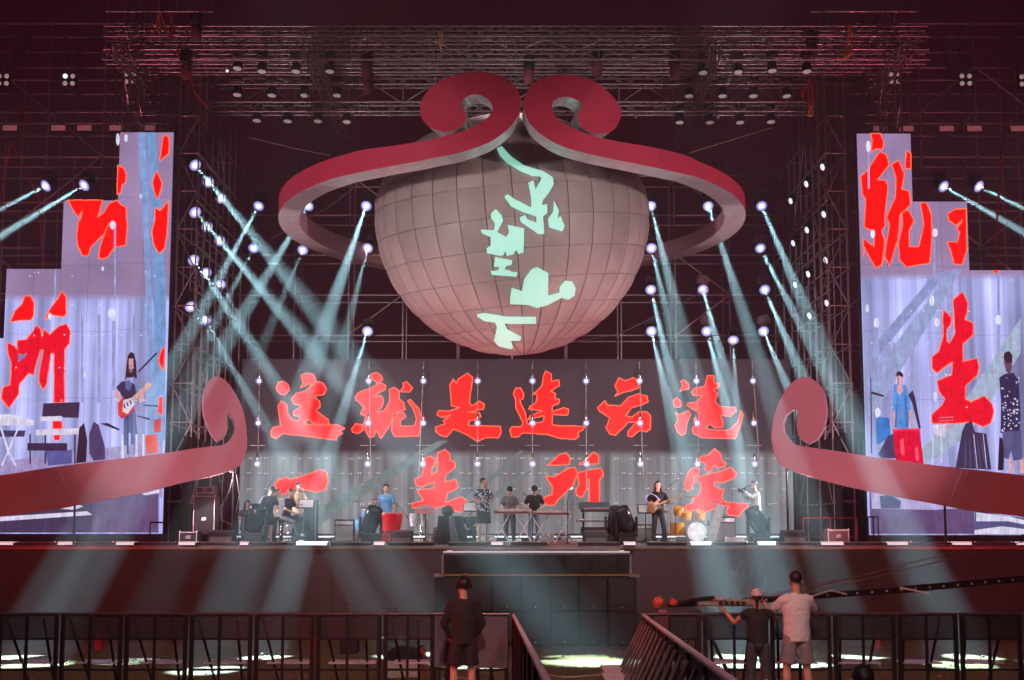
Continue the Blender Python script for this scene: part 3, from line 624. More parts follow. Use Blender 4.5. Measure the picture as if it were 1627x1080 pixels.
def left_pic():
    t,s=side_wall(False); A=lambda pts: sub(pts,0,200,3.857); B=lambda pts: sub(pts,0,430,5.4); Cc=lambda pts: sub(pts,0,610,3.857)
    s.poly('picture_beam',[(219,210),(231,210),(240,450),(249,700),(236,700),(232,450)],D('sky_beam',134,168,224),.004)
    s.poly('picture_beam',[(233,210),(247,210),(264,450),(262,700),(249,700),(243,450)],D('sky_beam_pale',120,160,215),.004)
    R=lambda p,**k: s.char('led_character',[p],**k)
    R(A([(722,240),(760,260),(775,300),(768,350),(750,360),(740,410),(718,420)]))
    R(A([(418,455),(630,455),(600,560),(640,530),(665,480),(715,455),(745,485),(775,500),(775,560),(782,600),(770,730),(700,745),(665,800),(630,815),(605,810),(615,740),(665,600),(640,660),(590,710),(560,740),(540,795),(505,795),(480,740),(470,680),(480,590),(500,560),(505,520),(480,560),(440,500)]))
    R(A([(1000,70),(1020,55),(1037,80),(1037,170),(1015,185),(980,215),(990,150)])); R(A([(935,345),(960,275),(995,350),(985,400),(965,450),(945,400)]))
    R(A([(1034,460),(1024,660),(1010,750),(975,785),(945,730),(932,650),(950,570),(950,500),(980,520),(1010,490)]))
    R(B([(90,440),(130,345),(190,290),(215,220),(260,215),(295,280),(290,390),(265,425),(180,425)])); R(B([(380,420),(430,330),(500,240),(530,175),(570,230),(570,380),(540,395),(440,380),(410,400)]))
    R(B([(65,615),(130,650),(150,680),(150,600),(230,590),(270,540),(315,470),(350,500),(360,570),(380,500),(430,550),(500,480),(570,455),(605,520),(600,620),(555,680),(555,1130),(465,1130),(465,710),(440,710),(420,860),(400,980),(370,1020),(335,950),(340,860),(375,680),(350,680),(320,780),(290,900),(250,880),(170,970),(160,1060),(80,1180),(15,1100),(30,1000),(90,980),(100,800),(70,700)]),m=PINKRED)
    s.poly('picture_counter',B([(160,710),(190,720),(240,705),(215,745),(160,790)]),D('lilac',135,135,185),.03)
    R(B([(1415,650),(1385,690),(1365,770),(1385,830),(1412,855)]))
    # bright lamps in the picture
    g=D('lamp_glow',225,225,250,1.1)
    for x,y,w,h in ((188,222,3,10),(201,220,3,6),(180,358,5,7),(164,427,2,4),(178,498,6,9),(80,503,3,6),(224,312,2,4),(135,595,2,5)):
        s.poly('picture_lamp',[(x+w*math.cos(a*PI/5),y+h*math.sin(a*PI/5)) for a in range(10)],g,.032)
    for x,y0,y1,w in ((183,360,470,1.6),(88,428,478,1.5),(181,510,620,3),(131,500,640,2),(158,500,640,2.5),(213,500,560,1.5)):
        s.poly('picture_lamp_trail',[(x-w,y0),(x+w,y0),(x+w,y1),(x-w,y1)],D('trail',160,165,215,1),.005)
    # guitarist in the picture
    dk=D('navy',52,46,84); fl=D('flesh',225,170,180); hr=D('dark_hair',50,28,44); jean=D('jeans',84,88,150); blk=D('shade',48,40,72); wh=D('white',226,220,245); rd=D('drum_red',225,60,50); 
    s.poly('picture_person',Cc([(715,20),(750,-15),(790,-18),(840,10),(860,60),(835,60),(820,110),(770,100),(740,60)]),dk,.034)
    s.poly('picture_person',Cc([(765,160),(830,150),(845,300),(838,440),(808,440),(805,300),(792,300),(790,440),(752,440),(760,300)]),jean,.036)
    s.poly('picture_hair',[(204,565),(209,559),(214,562),(217,575),(218,592),(213,600),(204,600),(201,588)],hr,.034)
    s.poly('picture_face',[(205,570),(213,570),(214,584),(210,592),(206,588)],fl,.038)
    s.poly('picture_arm',Cc([(712,40),(740,50),(745,90),(770,110),(760,130),(725,105),(705,70)]),fl,.038)
    s.poly('picture_arm',Cc([(850,30),(885,40),(885,100),(860,120),(850,80)]),fl,.038)
    s.poly('picture_guitar',Cc([(725,120),(760,80),(790,110),(830,130),(825,160),(790,190),(750,215),(728,190)]),rd,.04)
    s.poly('picture_guitar',Cc([(760,100),(810,85),(830,125),(785,185),(755,170)]),wh,.042)
    s.poly('picture_guitar_neck',Cc([(805,90),(890,15),(905,-10),(940,0),(925,20),(820,110)]),D('maple',232,180,170),.044)
    s.poly('picture_stand',[(249,560),(251,562),(222,592),(220,590)],blk,.04)
    s.poly('picture_print',[(200,607),(208,604),(211,612),(207,622),(201,618)],D('print_blue',90,110,160),.05); s.poly('picture_strap',[(212,598),(216,598),(222,622),(218,626)],D('strap_blue',120,130,190),.05)
    s.poly('picture_hair',[(203,575),(206,570),(205,598),(200,604)],hr,.05); s.poly('picture_hair',[(213,570),(217,578),(219,602),(214,600)],hr,.05); s.poly('picture_shadow',[(206,586),(213,586),(211,592),(207,592)],D('flesh_shade',160,100,120),.05)
    s.poly('picture_mouth',[(207,581),(211,581),(210,582.5),(208,582.5)],D('lip',150,70,90),.052)
    for k in range(3): s.poly('picture_pickup',[(197+k*5,643-k*3),(199+k*5,642-k*3),(201+k*5,648-k*3),(199+k*5,649-k*3)],hr,.052)
    s.poly('picture_jean_fold',[(203,660),(205,660),(206,722),(203,722)],D('jean_dark',56,58,108),.05); s.poly('picture_jean_fold',[(213,655),(215,655),(216,722),(214,722)],D('jean_light',120,126,186),.05)
    # instruments in the picture
    s.poly('picture_desk',[(70,641),(128,639),(126,664),(68,663)],blk,.034); s.poly('picture_desk',[(66,662),(100,661),(100,668),(66,669)],wh,.036)
    R([(85,669),(99,669),(99,681),(85,681)],w=1); R([(86,690),(97,690),(95,699),(87,699)],w=1)
    s.poly('picture_keyboard',[(58,683),(132,680),(133,690),(58,692)],wh,.036)
    for x in (48,72,119): s.poly('picture_stand',[(x,690),(x+2.5,690),(x+2.5,737),(x,737)],blk,.034)
    s.poly('picture_stand',[(45,704),(108,704),(108,716),(45,716)],blk,.035)
    s.poly('picture_case',[(73,716),(116,715),(116,736),(78,740)],D('case_blue',90,94,165),.034)
    s.poly('picture_lamp_head',[(127,680),(135,672),(140,700),(138,734),(122,736)],D('ink',38,26,46),.034); s.poly('picture_lamp_head',[(143,690),(150,670),(158,675),(168,710),(168,730),(150,732),(143,720)],D('ink2',70,62,108),.036)
    s.poly('picture_table',[(-40,660),(20,658),(55,668),(55,676),(-40,676)],wh,.034)
    for q in ([(1,678),(4,678),(18,722),(15,724)],[(30,678),(33,678),(6,740),(3,740)],[(16,720),(19,720),(28,740),(25,740)],[(-30,676),(-24,676),(-8,740),(-12,740)]): s.poly('picture_table_leg',q,wh,.036)
    s.poly('picture_table',[(-40,684),(42,684),(40,694),(-40,694)],D('shelf',60,56,100),.033)
    for x in (196,218,229): s.poly('picture_drum_stand',[(x-1.5,690),(x+1.5,690),(x+2,728),(x-2,728)],wh,.038)
    s.poly('picture_drum',[(232,692),(250,690),(252,718),(234,722)],D('drum_orange',240,80,50),.04); s.poly('picture_drum',[(246,668),(257,664),(257,686),(246,688)],rd,.04)
    s.poly('picture_cymbal',[(229,643),(252,644),(252,647),(229,645)],blk,.04); s.poly('picture_cymbal',[(220,660),(240,665),(239,668),(219,662)],blk,.04); s.poly('picture_stand',[(172,672),(192,682),(190,684),(160,673)],blk,.04)
    R([(253,633),(259,630),(259,660),(252,655)],w=1)
    # lower picture: stage lip seen again
    s.poly('picture_floor',[(-60,742),(259,700),(259,790),(-60,790)],D('violet_floor',176,160,214,.9),.02)
    s.poly('picture_floor',[(-60,776),(253,772),(253,846),(-60,846)],D('violet_dark',116,92,142,.75),.03)
    s.poly('picture_shade',[(80,806),(148,800),(148,846),(-60,846),(-60,815)],D('violet_shade',84,70,112,.7),.032)
    s.poly('picture_strip',[(0,821),(140,812),(148,818),(0,828)],wh,.034); s.poly('picture_strip',[(95,808),(125,802),(134,804),(120,810)],wh,.034); s.poly('picture_strip',[(225,783),(254,776),(254,783),(232,787)],wh,.034)
    for k in range(26):
        x=random.uniform(14,255); y=random.choice((433,438,485,533,585,636))+random.uniform(-1,1)
        if y<500 and x<20: continue
        s.poly('picture_sparkle',[(x-1.5,y),(x,y-1.2),(x+1.8,y),(x,y+1.2)],g,.02)
left_pic()
def right_pic():
    t,s=side_wall(True); A=lambda pts: sub(pts,1207,200,3.857); B=lambda pts: sub(pts,1207,430,3.874); Cc=lambda pts: sub(pts,1207,640,3.874)
    s.poly('picture_beam',[(1513,428),(1528,428),(1400,640),(1378,668),(1378,600),(1400,575)],D('teal_beam',156,172,218),.004)
    s.poly('picture_beam',[(1484,436),(1508,428),(1396,565),(1378,585),(1378,560)],D('teal_beam2',146,160,210),.004)
    s.poly('picture_beam',[(1622,505),(1622,560),(1540,690),(1470,740),(1440,740),(1520,655)],D('teal_beam3',168,186,214),.005)
    R=lambda p,**k: s.char('led_character',[p],**k)
    R(A([(680,47),(740,47),(760,100),(750,145),(710,140),(680,165),(690,90)]))
    R(A([(618,310),(660,270),(700,210),(735,160),(775,175),(792,240),(720,330),(770,335),(785,370),(765,560),(770,610),(745,640),(765,700),(750,850),(710,870),(680,820),(640,740),(635,800),(635,690),(700,740),(705,650),(640,620),(650,450),(630,420)]))
    R(A([(810,235),(850,210),(885,290),(870,390),(915,400),(924,480),(900,510),(860,540),(845,700),(795,860),(765,800),(780,700),(795,600),(775,560),(830,440),(835,320)]))
    R(A([(870,530),(910,515),(945,580),(915,640),(915,740),(975,740),(1005,600),(985,475),(1020,470),(1050,540),(1055,680),(1040,840),(900,865),(855,820),(850,720),(875,600)]))
    R(A([(890,240),(900,150),(926,170),(926,262),(892,262)])); R(A([(1150,540),(1200,510),(1265,508),(1268,760),(1240,850),(1190,845),(1170,770),(1150,710),(1210,715),(1225,650),(1205,630),(1245,575),(1200,610),(1160,580)]))
    R(A([(1428,886),(1465,886),(1450,908)]),w=1)
    R(B([(1060,530),(1100,500),(1130,400),(1125,290),(1130,240),(1180,290),(1175,330),(1150,360),(1150,430),(1165,450),(1200,390),(1190,180),(1245,130),(1280,200),(1275,260),(1260,300),(1310,320),(1315,390),(1250,450),(1250,560),(1335,540),(1350,590),(1340,640),(1265,710),(1265,790),(1300,810),(1380,770),(1430,820),(1440,870),(1420,940),(1370,960),(1300,930),(1200,940),(1060,940),(1055,890),(1120,830),(1140,790),(1100,740),(1090,680),(1180,640),(1185,560),(1140,590),(1090,630),(1060,600)]),m=PINKRED)
    g=D('lamp_glow',225,225,250,1.1)
    for x,y,w,h in ((1379,233,4,9),(1386,372,3.5,7),(1485,370,4.5,7),(1392,513,4.5,8),(1480,478,4,9),(1488,512,4.5,7),(1585,508,5,8),(1377,490,3,7),(1485,630,3,8),(1394,656,4.5,8)):
        s.poly('picture_lamp',[(x+w*math.cos(a*PI/5),y+h*math.sin(a*PI/5)) for a in range(10)],g,.032)
    for x,y0,y1,w in ((1380,240,300,1.6),(1484,380,450,2),(1392,520,600,3),(1586,430,560,2),(1449,545,680,2.5),(1512,440,560,2),(1420,545,600,2)):
        s.poly('picture_lamp_trail',[(x-w,y0),(x+w,y0),(x+w,y1),(x-w,y1)],D('trail',160,165,215,1),.005)
    blk=D('shade',48,40,72); wh=D('white',226,220,245); fl=D('flesh',225,170,180); hr=D('dark_hair',50,28,44); bl=D('sky_shirt',84,150,226); 
    s.poly('picture_shirt',Cc([(815,0),(820,-110),(850,-118),(895,-110),(920,-50),(925,40),(910,160),(815,160)])+[],bl,.034)
    s.poly('picture_head',[(1423,596),(1428,590),(1433,596),(1434,608),(1431,616),(1425,613)],fl,.036); s.poly('picture_hair',[(1422,598),(1424,591),(1430,590),(1434,595),(1434,600),(1428,597)],hr,.038)
    s.poly('picture_arm',[(1417,652),(1421,652),(1423,684),(1418,684)],fl,.036); s.poly('picture_arm',[(1443,652),(1448,652),(1450,682),(1446,684)],fl,.036)
    s.poly('picture_drum',Cc([(815,165),(980,160),(1005,375),(835,360)]),D('big_red',226,0,52,1.1),.04); s.poly('picture_drum_rim',Cc([(812,162),(982,157),(982,170),(814,176)]),D('rim',240,60,90,1.1),.042)
    s.poly('picture_drum_blue',[(1391,668),(1395,662),(1412,664),(1414,690),(1404,700),(1392,708)],D('blue_drum',50,130,215),.036); s.poly('picture_lamp_head',[(1394,722),(1410,692),(1422,688),(1423,728),(1400,728)],D('ink2',70,62,108),.038)
    s.poly('picture_stand',[(1382,600),(1383.5,600),(1385,720),(1382.5,720)],blk,.036); s.poly('picture_cymbal',[(1384,622),(1404,628),(1403,631),(1384,626)],blk,.036)
    s.poly('picture_stand',[(1442,628),(1449,620),(1453,632),(1462,680),(1459,682),(1448,640)],blk,.036)
    s.poly('picture_stand_white',[(1480,676),(1502,674),(1501,696),(1482,690)],wh,.037); 
    for x in (1480,1494): s.poly('picture_stand',[(x,692),(x+2,692),(x+2,735),(x,735)],wh,.036)
    for k in range(4): s.poly('picture_music_stand',[(1490,663+k*5),(1514,662+k*5),(1514,663.5+k*5),(1490,664.5+k*5)],D('lip_pink',240,120,150),.04)
    s.poly('picture_black_table',Cc([(1240,180),(1260,130),(1300,110),(1320,180),(1390,190),(1420,410),(1200,400)]),D('ink3',56,48,84),.042)
    for q in ((1545,690,1551,744),(1560,690,1566,744)): s.poly('picture_cable',[(q[0],q[1]),(q[0]+1,q[1]),(q[2]+1,q[3]),(q[2],q[3])],wh,.044)
    s.poly('picture_black_figure',Cc([(1470,210),(1490,220),(1500,300),(1495,415),(1460,415),(1465,300)]),D('ink',38,26,46),.04)
    s.poly('picture_neck',[(1425,612),(1432,612),(1434,622),(1428,628),(1423,620)],fl,.05); s.poly('picture_fold',[(1424,630),(1426,630),(1423,680),(1420,680)],D('shirt_shade',56,112,190),.05); s.poly('picture_fold',[(1436,628),(1439,630),(1442,680),(1438,680)],D('shirt_shade',56,112,190),.05)
    s.poly('picture_gleam',[(1428,700),(1434,696),(1436,724),(1430,722)],D('drum_gleam',255,80,110,1.1),.05); s.poly('picture_gleam',[(1452,712),(1457,710),(1459,732),(1454,732)],D('drum_gleam',255,80,110,1.1),.05)
    for k in range(5): s.poly('picture_cloth_fold',[(1532+k*6,695),(1533.5+k*6,695),(1534+k*8,742),(1531+k*8,742)],D('fold_grey',86,78,118),.05)
    s.poly('picture_face_shade',[(1424,596),(1426,596),(1427,612),(1425,612)],D('flesh_shade',160,100,120),.05)
    # patterned singer
    s.poly('picture_shirt',[(1586,600),(1596,594),(1608,592),(1617,605),(1620,660),(1618,690),(1588,688),(1589,640)],D('navy_pattern',42,40,84),.04)
    for _ in range(60):
        x=random.uniform(1588,1617); y=random.uniform(598,686); r=random.uniform(1,2)
        s.poly('picture_shirt_flower',[(x-r,y),(x,y-r),(x+r,y+r*.4),(x,y+r)],wh,.05)
    s.poly('picture_head',[(1593,562),(1600,558),(1606,564),(1606,585),(1602,596),(1596,590),(1593,576)],D('dark_flesh',110,70,92),.042); s.poly('picture_hair',[(1592,568),(1595,560),(1602,559),(1606,566),(1606,576),(1598,578)],hr,.044)
    s.poly('picture_shorts',[(1590,686),(1620,684),(1622,730),(1608,732),(1604,716),(1600,730),(1594,728)],D('slate',88,88,138),.042)
    s.poly('picture_leg',[(1601,728),(1609,728),(1607,752),(1601,752)],fl,.04); s.poly('picture_leg',[(1617,728),(1624,728),(1625,752),(1618,752)],fl,.04)
    s.poly('picture_floor',[(1380,778),(1440,790),(1546,812),(1546,848),(1382,848)],D('violet_dark',116,92,142,.95),.03)
    s.poly('picture_strip',[(1382,780),(1400,781),(1440,792),(1520,808),(1480,810),(1384,808)],D('lavender',190,176,226,.95),.034)
    s.poly('picture_drumkit',[(1396,788),(1412,786),(1430,796),(1428,808),(1398,808)],D('ink2',70,62,108),.036)
    s.poly('picture_strip',[(1547,812),(1650,826),(1650,848),(1545,850)],D('slate',88,88,138),.034)
    for q in ([(1549,814),(1600,820),(1640,830),(1640,836),(1600,828),(1549,828)],[(1546,842),(1590,836),(1640,842),(1640,848),(1546,849)]): s.poly('picture_strip',q,wh,.038)
    for k in range(26):
        x=random.uniform(1382,1618); y=random.choice((445,495,545,596,648))+random.uniform(-1,1)
        s.poly('picture_sparkle',[(x-1.5,y),(x,y-1.2),(x+1.8,y),(x,y+1.2)],g,.02)
right_pic()
# ---------------------------------------------------------------- scaffolding
def scaffold(label,x0,x1,Ys,z0,z1,dx,dz,brace,cat='scaffold',r=.035,cut=None):
    t=thing('scaffold',label,cat,((x0+x1)/2,Ys[0],z0),0,'steel tube scaffolding')
    nx=round((x1-x0)/dx); nzz=round((z1-z0)/dz)
    X=[x0+(x1-x0)*i/nx for i in range(nx+1)]; Z=[z0+(z1-z0)*j/nzz for j in range(nzz+1)]
    for Y in Ys:
        for x in X: 
            pipe('standard',(x,Y,z0),(x,Y,z1+random.uniform(.1,.8)),r,t)
        for z in Z[1:]: pipe('ledger',(x0-.15,Y+.05,z),(x1+.15,Y+.05,z),r*.9,t)
    for a,b in zip(Ys,Ys[1:]):
        for x in X[::2]:
            for z in Z[1::2]: pipe('transom',(x+.05,a,z+.06),(x+.05,b,z+.06),r*.9,t)
    for (i,j,di,dj) in brace(nx,nzz):
        if i+di<0 or i+di>nx or j+dj>nzz: continue
        pipe('brace',(X[i],Ys[0]-.06,Z[j]),(X[i+di],Ys[0]-.06,Z[j+dj]),r*.85,t)
    # couplers, as fine fittings
    g=MB()
    for x in X:
        for z in Z[1:]: g.box((x,Ys[0]-.02,z),(.09,.09,.09))
    tag(g.build('couplers',GRM,t,org=t.location),kind='stuff')
    return t
def br1(nx,nz):
    return [(i,j,1,1) if (i+j)%2 else (i+1,j,-1,1) for i in range(0,nx,2) for j in range(0,nz) if random.random()<.55]
def br2(nx,nz):
    return [(i,j,2,2) if (i//2+j//2)%2 else (i+2,j,-2,2) for i in range(0,nx-1,2) for j in range(0,nz-1,2)]
scaffold('back wall of bare scaffold tubes behind the sphere and centre screen',-9.6,9.6,(38.3,39.6),FL,15.5,1.92,1.46,br1)
scaffold('tall scaffold tower behind the left stepped screen',-20.4,-11.4,(34.6,35.6,36.8),0,19.4,1.8,1.5,br2,r=.038)
scaffold('tall scaffold tower behind the right stepped screen',11.4,20.4,(34.6,35.6,36.8),0,19.4,1.8,1.5,br2,r=.038)
def side_lattice(s,label):
    t=thing('scaffold',label,'scaffold',(s*9.9,35,FL),0,'steel tube scaffolding')
    ys=[33.35,34.1,34.85,35.6,36.35,37.1,37.85]; xx=(9.75,10.35)
    for y in ys:
        for x in xx: pipe('standard',(s*x,y,FL),(s*x,y,17.2),.027,t)
    for k in range(11):
        z=FL+1.2+k*1.2
        for x in xx: pipe('ledger',(s*x,ys[0]-.1,z),(s*x,ys[-1]+.2,z),.024,t)
        for y in ys[::2]: pipe('transom',(s*9.7,y,z+.06),(s*10.4,y,z+.06),.024,t)
    for k in range(5):
        z=FL+1.2+k*2.4
        pipe('brace',(s*9.7,ys[0],z),(s*9.7,ys[2],z+2.4),.022,t); pipe('brace',(s*9.7,ys[3],z+2.4),(s*9.7,ys[5],z),.022,t); pipe('brace',(s*9.7,ys[2],z+1.2),(s*10.35,ys[2],z+3.2),.022,t)
        pipe('brace',(s*9.75,ys[0]-.05,z),(s*10.35,ys[0]-.05,z+1.2),.022,t); pipe('brace',(s*10.35,ys[0]-.05,z+1.2),(s*9.75,ys[0]-.05,z+2.4),.022,t)
    for z in (14.5,13,11.6,10.2):
        pipe('outrigger',(s*9.65,32.9,z),(s*9.65,38,z),.03,t)
    return t
side_lattice(-1,'dense scaffold tower carrying rows of lamps left of the centre stage')
side_lattice(1,'dense scaffold tower carrying rows of lamps right of the centre stage')
for s in (-1,1):
    for i in range(1):
        t=thing('side_curtain',f'black cloth masking hung behind the {"left" if s<0 else "right"} edge of the stage','curtain',(s*9.75,34.9,FL),0,'black masking cloths')
        n=30; vs=[]
        for z in (0,1.5,3.2): vs+=[(s*.0+.06*math.sin(k*1.9),-2.3+4.6*k/n,z) for k in range(n+1)]
        MB().add(vs,[(r*(n+1)+k,r*(n+1)+k+1,(r+1)*(n+1)+k+1,(r+1)*(n+1)+k) for r in range(2) for k in range(n)],True).build('cloth',CLO,t,fix=False)
        vs=[]
        for z in (0,1.5,3.4): vs+=[(s*(.1+1.1*k/n),-.9+.05*math.sin(k*1.7),z) for k in range(n+1)]
        MB().add(vs,[(r*(n+1)+k,r*(n+1)+k+1,(r+1)*(n+1)+k+1,(r+1)*(n+1)+k) for r in range(2) for k in range(n)],True).build('cloth_return',CLO,t,fix=False)
# ---------------------------------------------------------------- roof trusses
def truss(label,p,q,s=.32,seg=.62,parent=None,cat='truss',r=.033,name='roof_truss'):
    p=Vector(p); q=Vector(q); d=(q-p); L=d.length; d.normalize()
    up=Vector((0,0,1)); side=d.cross(up).normalized(); 
    if abs(d.z)>.9: side=Vector((1,0,0)); 
    up=side.cross(d).normalized()
    t=thing(name,label,cat,p,0,'aluminium lighting trusses')
    cs=[side*a*s/2+up*b*s/2 for a,b in ((-1,-1),(1,-1),(1,1),(-1,1))]
    for c in cs: MB().tube(c,c+d*L,r,n=6).build('chord',ALU,t)
    n=max(1,round(L/seg)); g=MB(); h=MB()
    for k in range(n):
        a=d*(L*k/n); b=d*(L*(k+1)/n)
        for i in range(4):
            c0,c1=cs[i],cs[(i+1)%4]
            if k%2: c0,c1=c1,c0
            h.tube(c0+a,c1+b,r*.6,n=4,cap=False)
        if k%4==0:
            for i in range(4): g.tube(cs[i]+a,cs[(i+1)%4]+a,r*.8,n=4,cap=False)
    tag(h.build('lacing',ALU,t,fix=False),kind='stuff'); tag(g.build('end_frames',ALU,t,fix=False),kind='stuff')
    return t
def deep(yt,yb,xl,xr,Y,nm):
    zt=P(813,yt,Y).z; zb=P(813,yb,Y).z; a=P(xl,yt,Y).x; b=P(xr,yt,Y).x
    truss(f'top chord truss of the {nm} roof beam with zigzag lacing',(a,Y,zt),(b,Y,zt))
    truss(f'bottom truss of the {nm} roof beam with lamps hanging under it',(a,Y,zb),(b,Y,zb))
    t=thing('truss_web',f'upright tubes and diagonals joining the two trusses of the {nm} roof beam','truss',(a,Y,zb),0,'aluminium lighting trusses')
    n=14; 
    for k in range(n+1):
        x=a+(b-a)*k/n; pipe('post',(x,Y,zb+.16),(x,Y,zt-.16),.03,t,ALU)
        if k<n: 
            m=(b-a)/n/2; pipe('diagonal',(x,Y,zb+.16),(x+m,Y,zt-.16),.018,t,ALU); pipe('diagonal',(x+m,Y,zt-.16),(x+2*m,Y,zb+.16),.018,t,ALU)
    return zt,zb
deep(66,103,190,1450,33.8,'middle'); deep(53,90,168,1472,32.3,'front'); deep(129,172,212,1412,35.2,'rear')
for i,x in enumerate((-11.6,-6,6,11.6)):
    truss(f'cross truss running front to back under the roof, {ORD[i]} from the left',(x,31.2,17.0),(x,38.3,17.0))
for s,nm in ((-1,'left'),(1,'right')):
    truss(f'short slanted truss hanging at the upper {nm} edge of the picture',(s*16.6,25,14.9),(s*13.2,27,12.95),s=.4,name='outrigger_truss')
    truss(f'vertical truss tower rising at the {nm} end of the roof',(s*11.9,33.6,FL),(s*11.9,33.6,19.6),s=.5,seg=.8,name='tower_truss')
# ---------------------------------------------------------------- beam lamps
def lensmat():  # blue falloff round the white core paints the lamp's halo on the lens
    m=bpy.data.materials.new('halo_lens'); m.use_nodes=True; nt=m.node_tree; b=nt.nodes['Principled BSDF']; b.inputs['Base Color'].default_value=(.6,.6,.7,1); b.inputs['Roughness'].default_value=.2
    tc=nt.nodes.new('ShaderNodeTexCoord'); g=nt.nodes.new('ShaderNodeVectorMath'); g.operation='LENGTH'; nt.links.new(tc.outputs['Object'],g.inputs[0])
    r=nt.nodes.new('ShaderNodeValToRGB'); e=r.color_ramp.elements; e[0].position=0.0; e[0].color=(1,1,1,1); e[1].position=.2; e[1].color=(.05,.055,.16,1)
    x=e.new(.07); x.color=(1,1,1,1); x=e.new(.115); x.color=(.30,.34,.75,1)
    nt.links.new(g.outputs['Value'],r.inputs[0]); nt.links.new(r.outputs[0],b.inputs['Emission Color']); b.inputs['Emission Strength'].default_value=1.6
    m.cycles.emission_sampling='NONE'; return m
LENS=lensmat(); LDIM=mat('pale_lens_glow',(.75,.72,.72),.25,emit=(.9,.8,.8),estr=.16,sample=False,bump=0)  # unlit pale lenses get slight emission for the light they catch
def lamp_parts(t,aim,lens=LENS,s=1.0):
    """moving head: base, yoke and head; aim is the local direction of the head"""
    aim=Vector(aim).normalized(); q=aim.to_track_quat('Z','Y').to_matrix()
    MB().box((0,0,.30*s),(.34*s,.28*s,.12*s),bev=.02*s).build('base',BLK,t)
    g=MB(); g.box((0,0,.22*s),(.40*s,.12*s,.04*s)); 
    for k in (-1,1): g.box((k*.2*s,0,.09*s),(.035*s,.11*s,.28*s),bev=.01*s)
    g.build('yoke',BLK,t)
    h=MB().lathe((0,0,0),[(.06*s,-.24*s),(.12*s,-.2*s),(.135*s,-.05*s),(.15*s,.06*s),(.19*s,.14*s),(.205*s,.19*s),(.2*s,.2*s),(.19*s,.188*s)],R=q,n=18)
    h.build('head',BLM,t)
    l=MB().lathe((0,0,0),[(.002,.012*s),(.07*s,.01*s),(.195*s,0)],n=18).build('lens',lens,t,loc=aim*.19*s); l.rotation_euler=q.to_euler()
    return t
ncount=[0]
def gpt(px,py):
    a=1.7; s=(py-835)/F-.0455; Y=a/s; return P(px,py,Y)
tg=[1040,1052,1046,1060,1036,1050]
def beam_lamp(label,px,py,Y,ratio=None,target=None,e=42000,deg=3.4,group='beam lamps shining through the haze',tgy=1045):
    p=P(px,py,Y); tgy=tg[int(px*7+py)%6]
    q=gpt(px+ratio*(tgy-py),tgy) if target is None else Vector(target)
    d=(q-p).normalized()
    t=thing('beam_lamp',label,'stage light',p-d*.18,0,group)
    lamp_parts(t,d)
    MB().tube((0,0,.36),(0,.25,.5),.02).build('clamp',GRM,t)
    sp=spot('beam_light',(0,0,0),(0,0,-1),e*8.2*random.uniform(.75,1.25),deg*1.08,(.50,.88,1.0),.55,.04)
    sp.parent=t; sp.location=d*.215; sp.rotation_euler=d.to_track_quat('-Z','Y').to_euler()
    return t
rows=['top','second','third','bottom']; near=['nearest','middle','farthest']
LT=[[(310,262,.84),(331,289,.80),(351,315,.78)],[(310,337,.88),(329,360,.85),(349,382,.82)],[(308,413,.66),(327,433,.62),(350,452,.58)],[(303,487,.64),(327,507,.56)]]
Ys=[33.6,35.3,37]
for r,row in enumerate(LT):
    for k,(x,y,a) in enumerate(row):
        beam_lamp(f'lit lamp on left scaffold tower, {rows[r]} row, {near[k]} to the camera',x,y,Ys[k],a,e=(38000,24000,19000)[k],deg=(3.6,3.0,3.0)[k])
for (x,y,a,l,e) in [(411,327,-.545,'left of the sphere in the top row, outermost',42000),(403,394,-.51,'left of the headband ring in the second row, outermost',15000),(490,327,-.60,'seen through the left end of the headband ring, top row',42000),(481,397,-.42,'hidden behind the left sweep of the headband ring',11000),
  (582,327,-.344,'in the top row just left of the sphere edge',46000),(584,394,-.25,'in the second row just left of the sphere, over the ring',22000),(584,526,-.31,'lowest on the left, beside the bottom of the sphere',36000),
  (1034,327,.25,'in the top row just right of the sphere edge',46000),(1035,394,.24,'in the second row just right of the sphere, over the ring',22000),(1034,460,.235,'in the third row nearest the sphere on its right',38000),(1035,526,.24,'in the bottom row nearest the sphere on its right',36000),
  (1125,327,.33,'seen through the right end of the headband ring, top row',46000),(1117,460,.27,'in the third row right of the sphere, middle column',38000),(1123,526,.26,'in the bottom row right of the sphere, middle column',36000),
  (1210,327,.43,'in the top row outside the right end of the ring',46000),(1208,394,.52,'in the second row outside the right end of the ring',42000),(1215,460,.434,'in the third row of the rightmost back column',38000),(1213,526,.435,'in the bottom row of the rightmost back column',36000)]:
    beam_lamp('lit beam lamp '+l,x,y,38.0,a,e=e)
beam_lamp('lit beam lamp on the far left scaffold, left one of the pair',73,295,34.3,target=(-24,18,0),e=80000)
beam_lamp('lit beam lamp on the far left scaffold, right one of the pair',134,294,34.3,target=(-21,18,0),e=80000)
beam_lamp('lit beam lamp on the far right scaffold, left one of the pair',1499,296,34.3,target=(21,18,.5),e=80000)
beam_lamp('lit beam lamp on the far right scaffold, right one of the pair',1555,296,34.3,target=(24,18,.5),e=80000)
beam_lamp('beam lamp above the rear of the right stage pouring light into smoke',1165,540,37.9,target=P(1185,935,29.8),e=26000,deg=3.4)
RTW=[[(1311,264),(1285,291),(1260,318)],[(1313,339),(1286,364),(1264,385)],[(1316,412),(1288,434),(1267,451)],[(1318,480),(1290,500)]]
LSM=mat('side_turned_lens',(.8,.8,.9),.2,emit=(.8,.85,1),estr=1.2,sample=False)
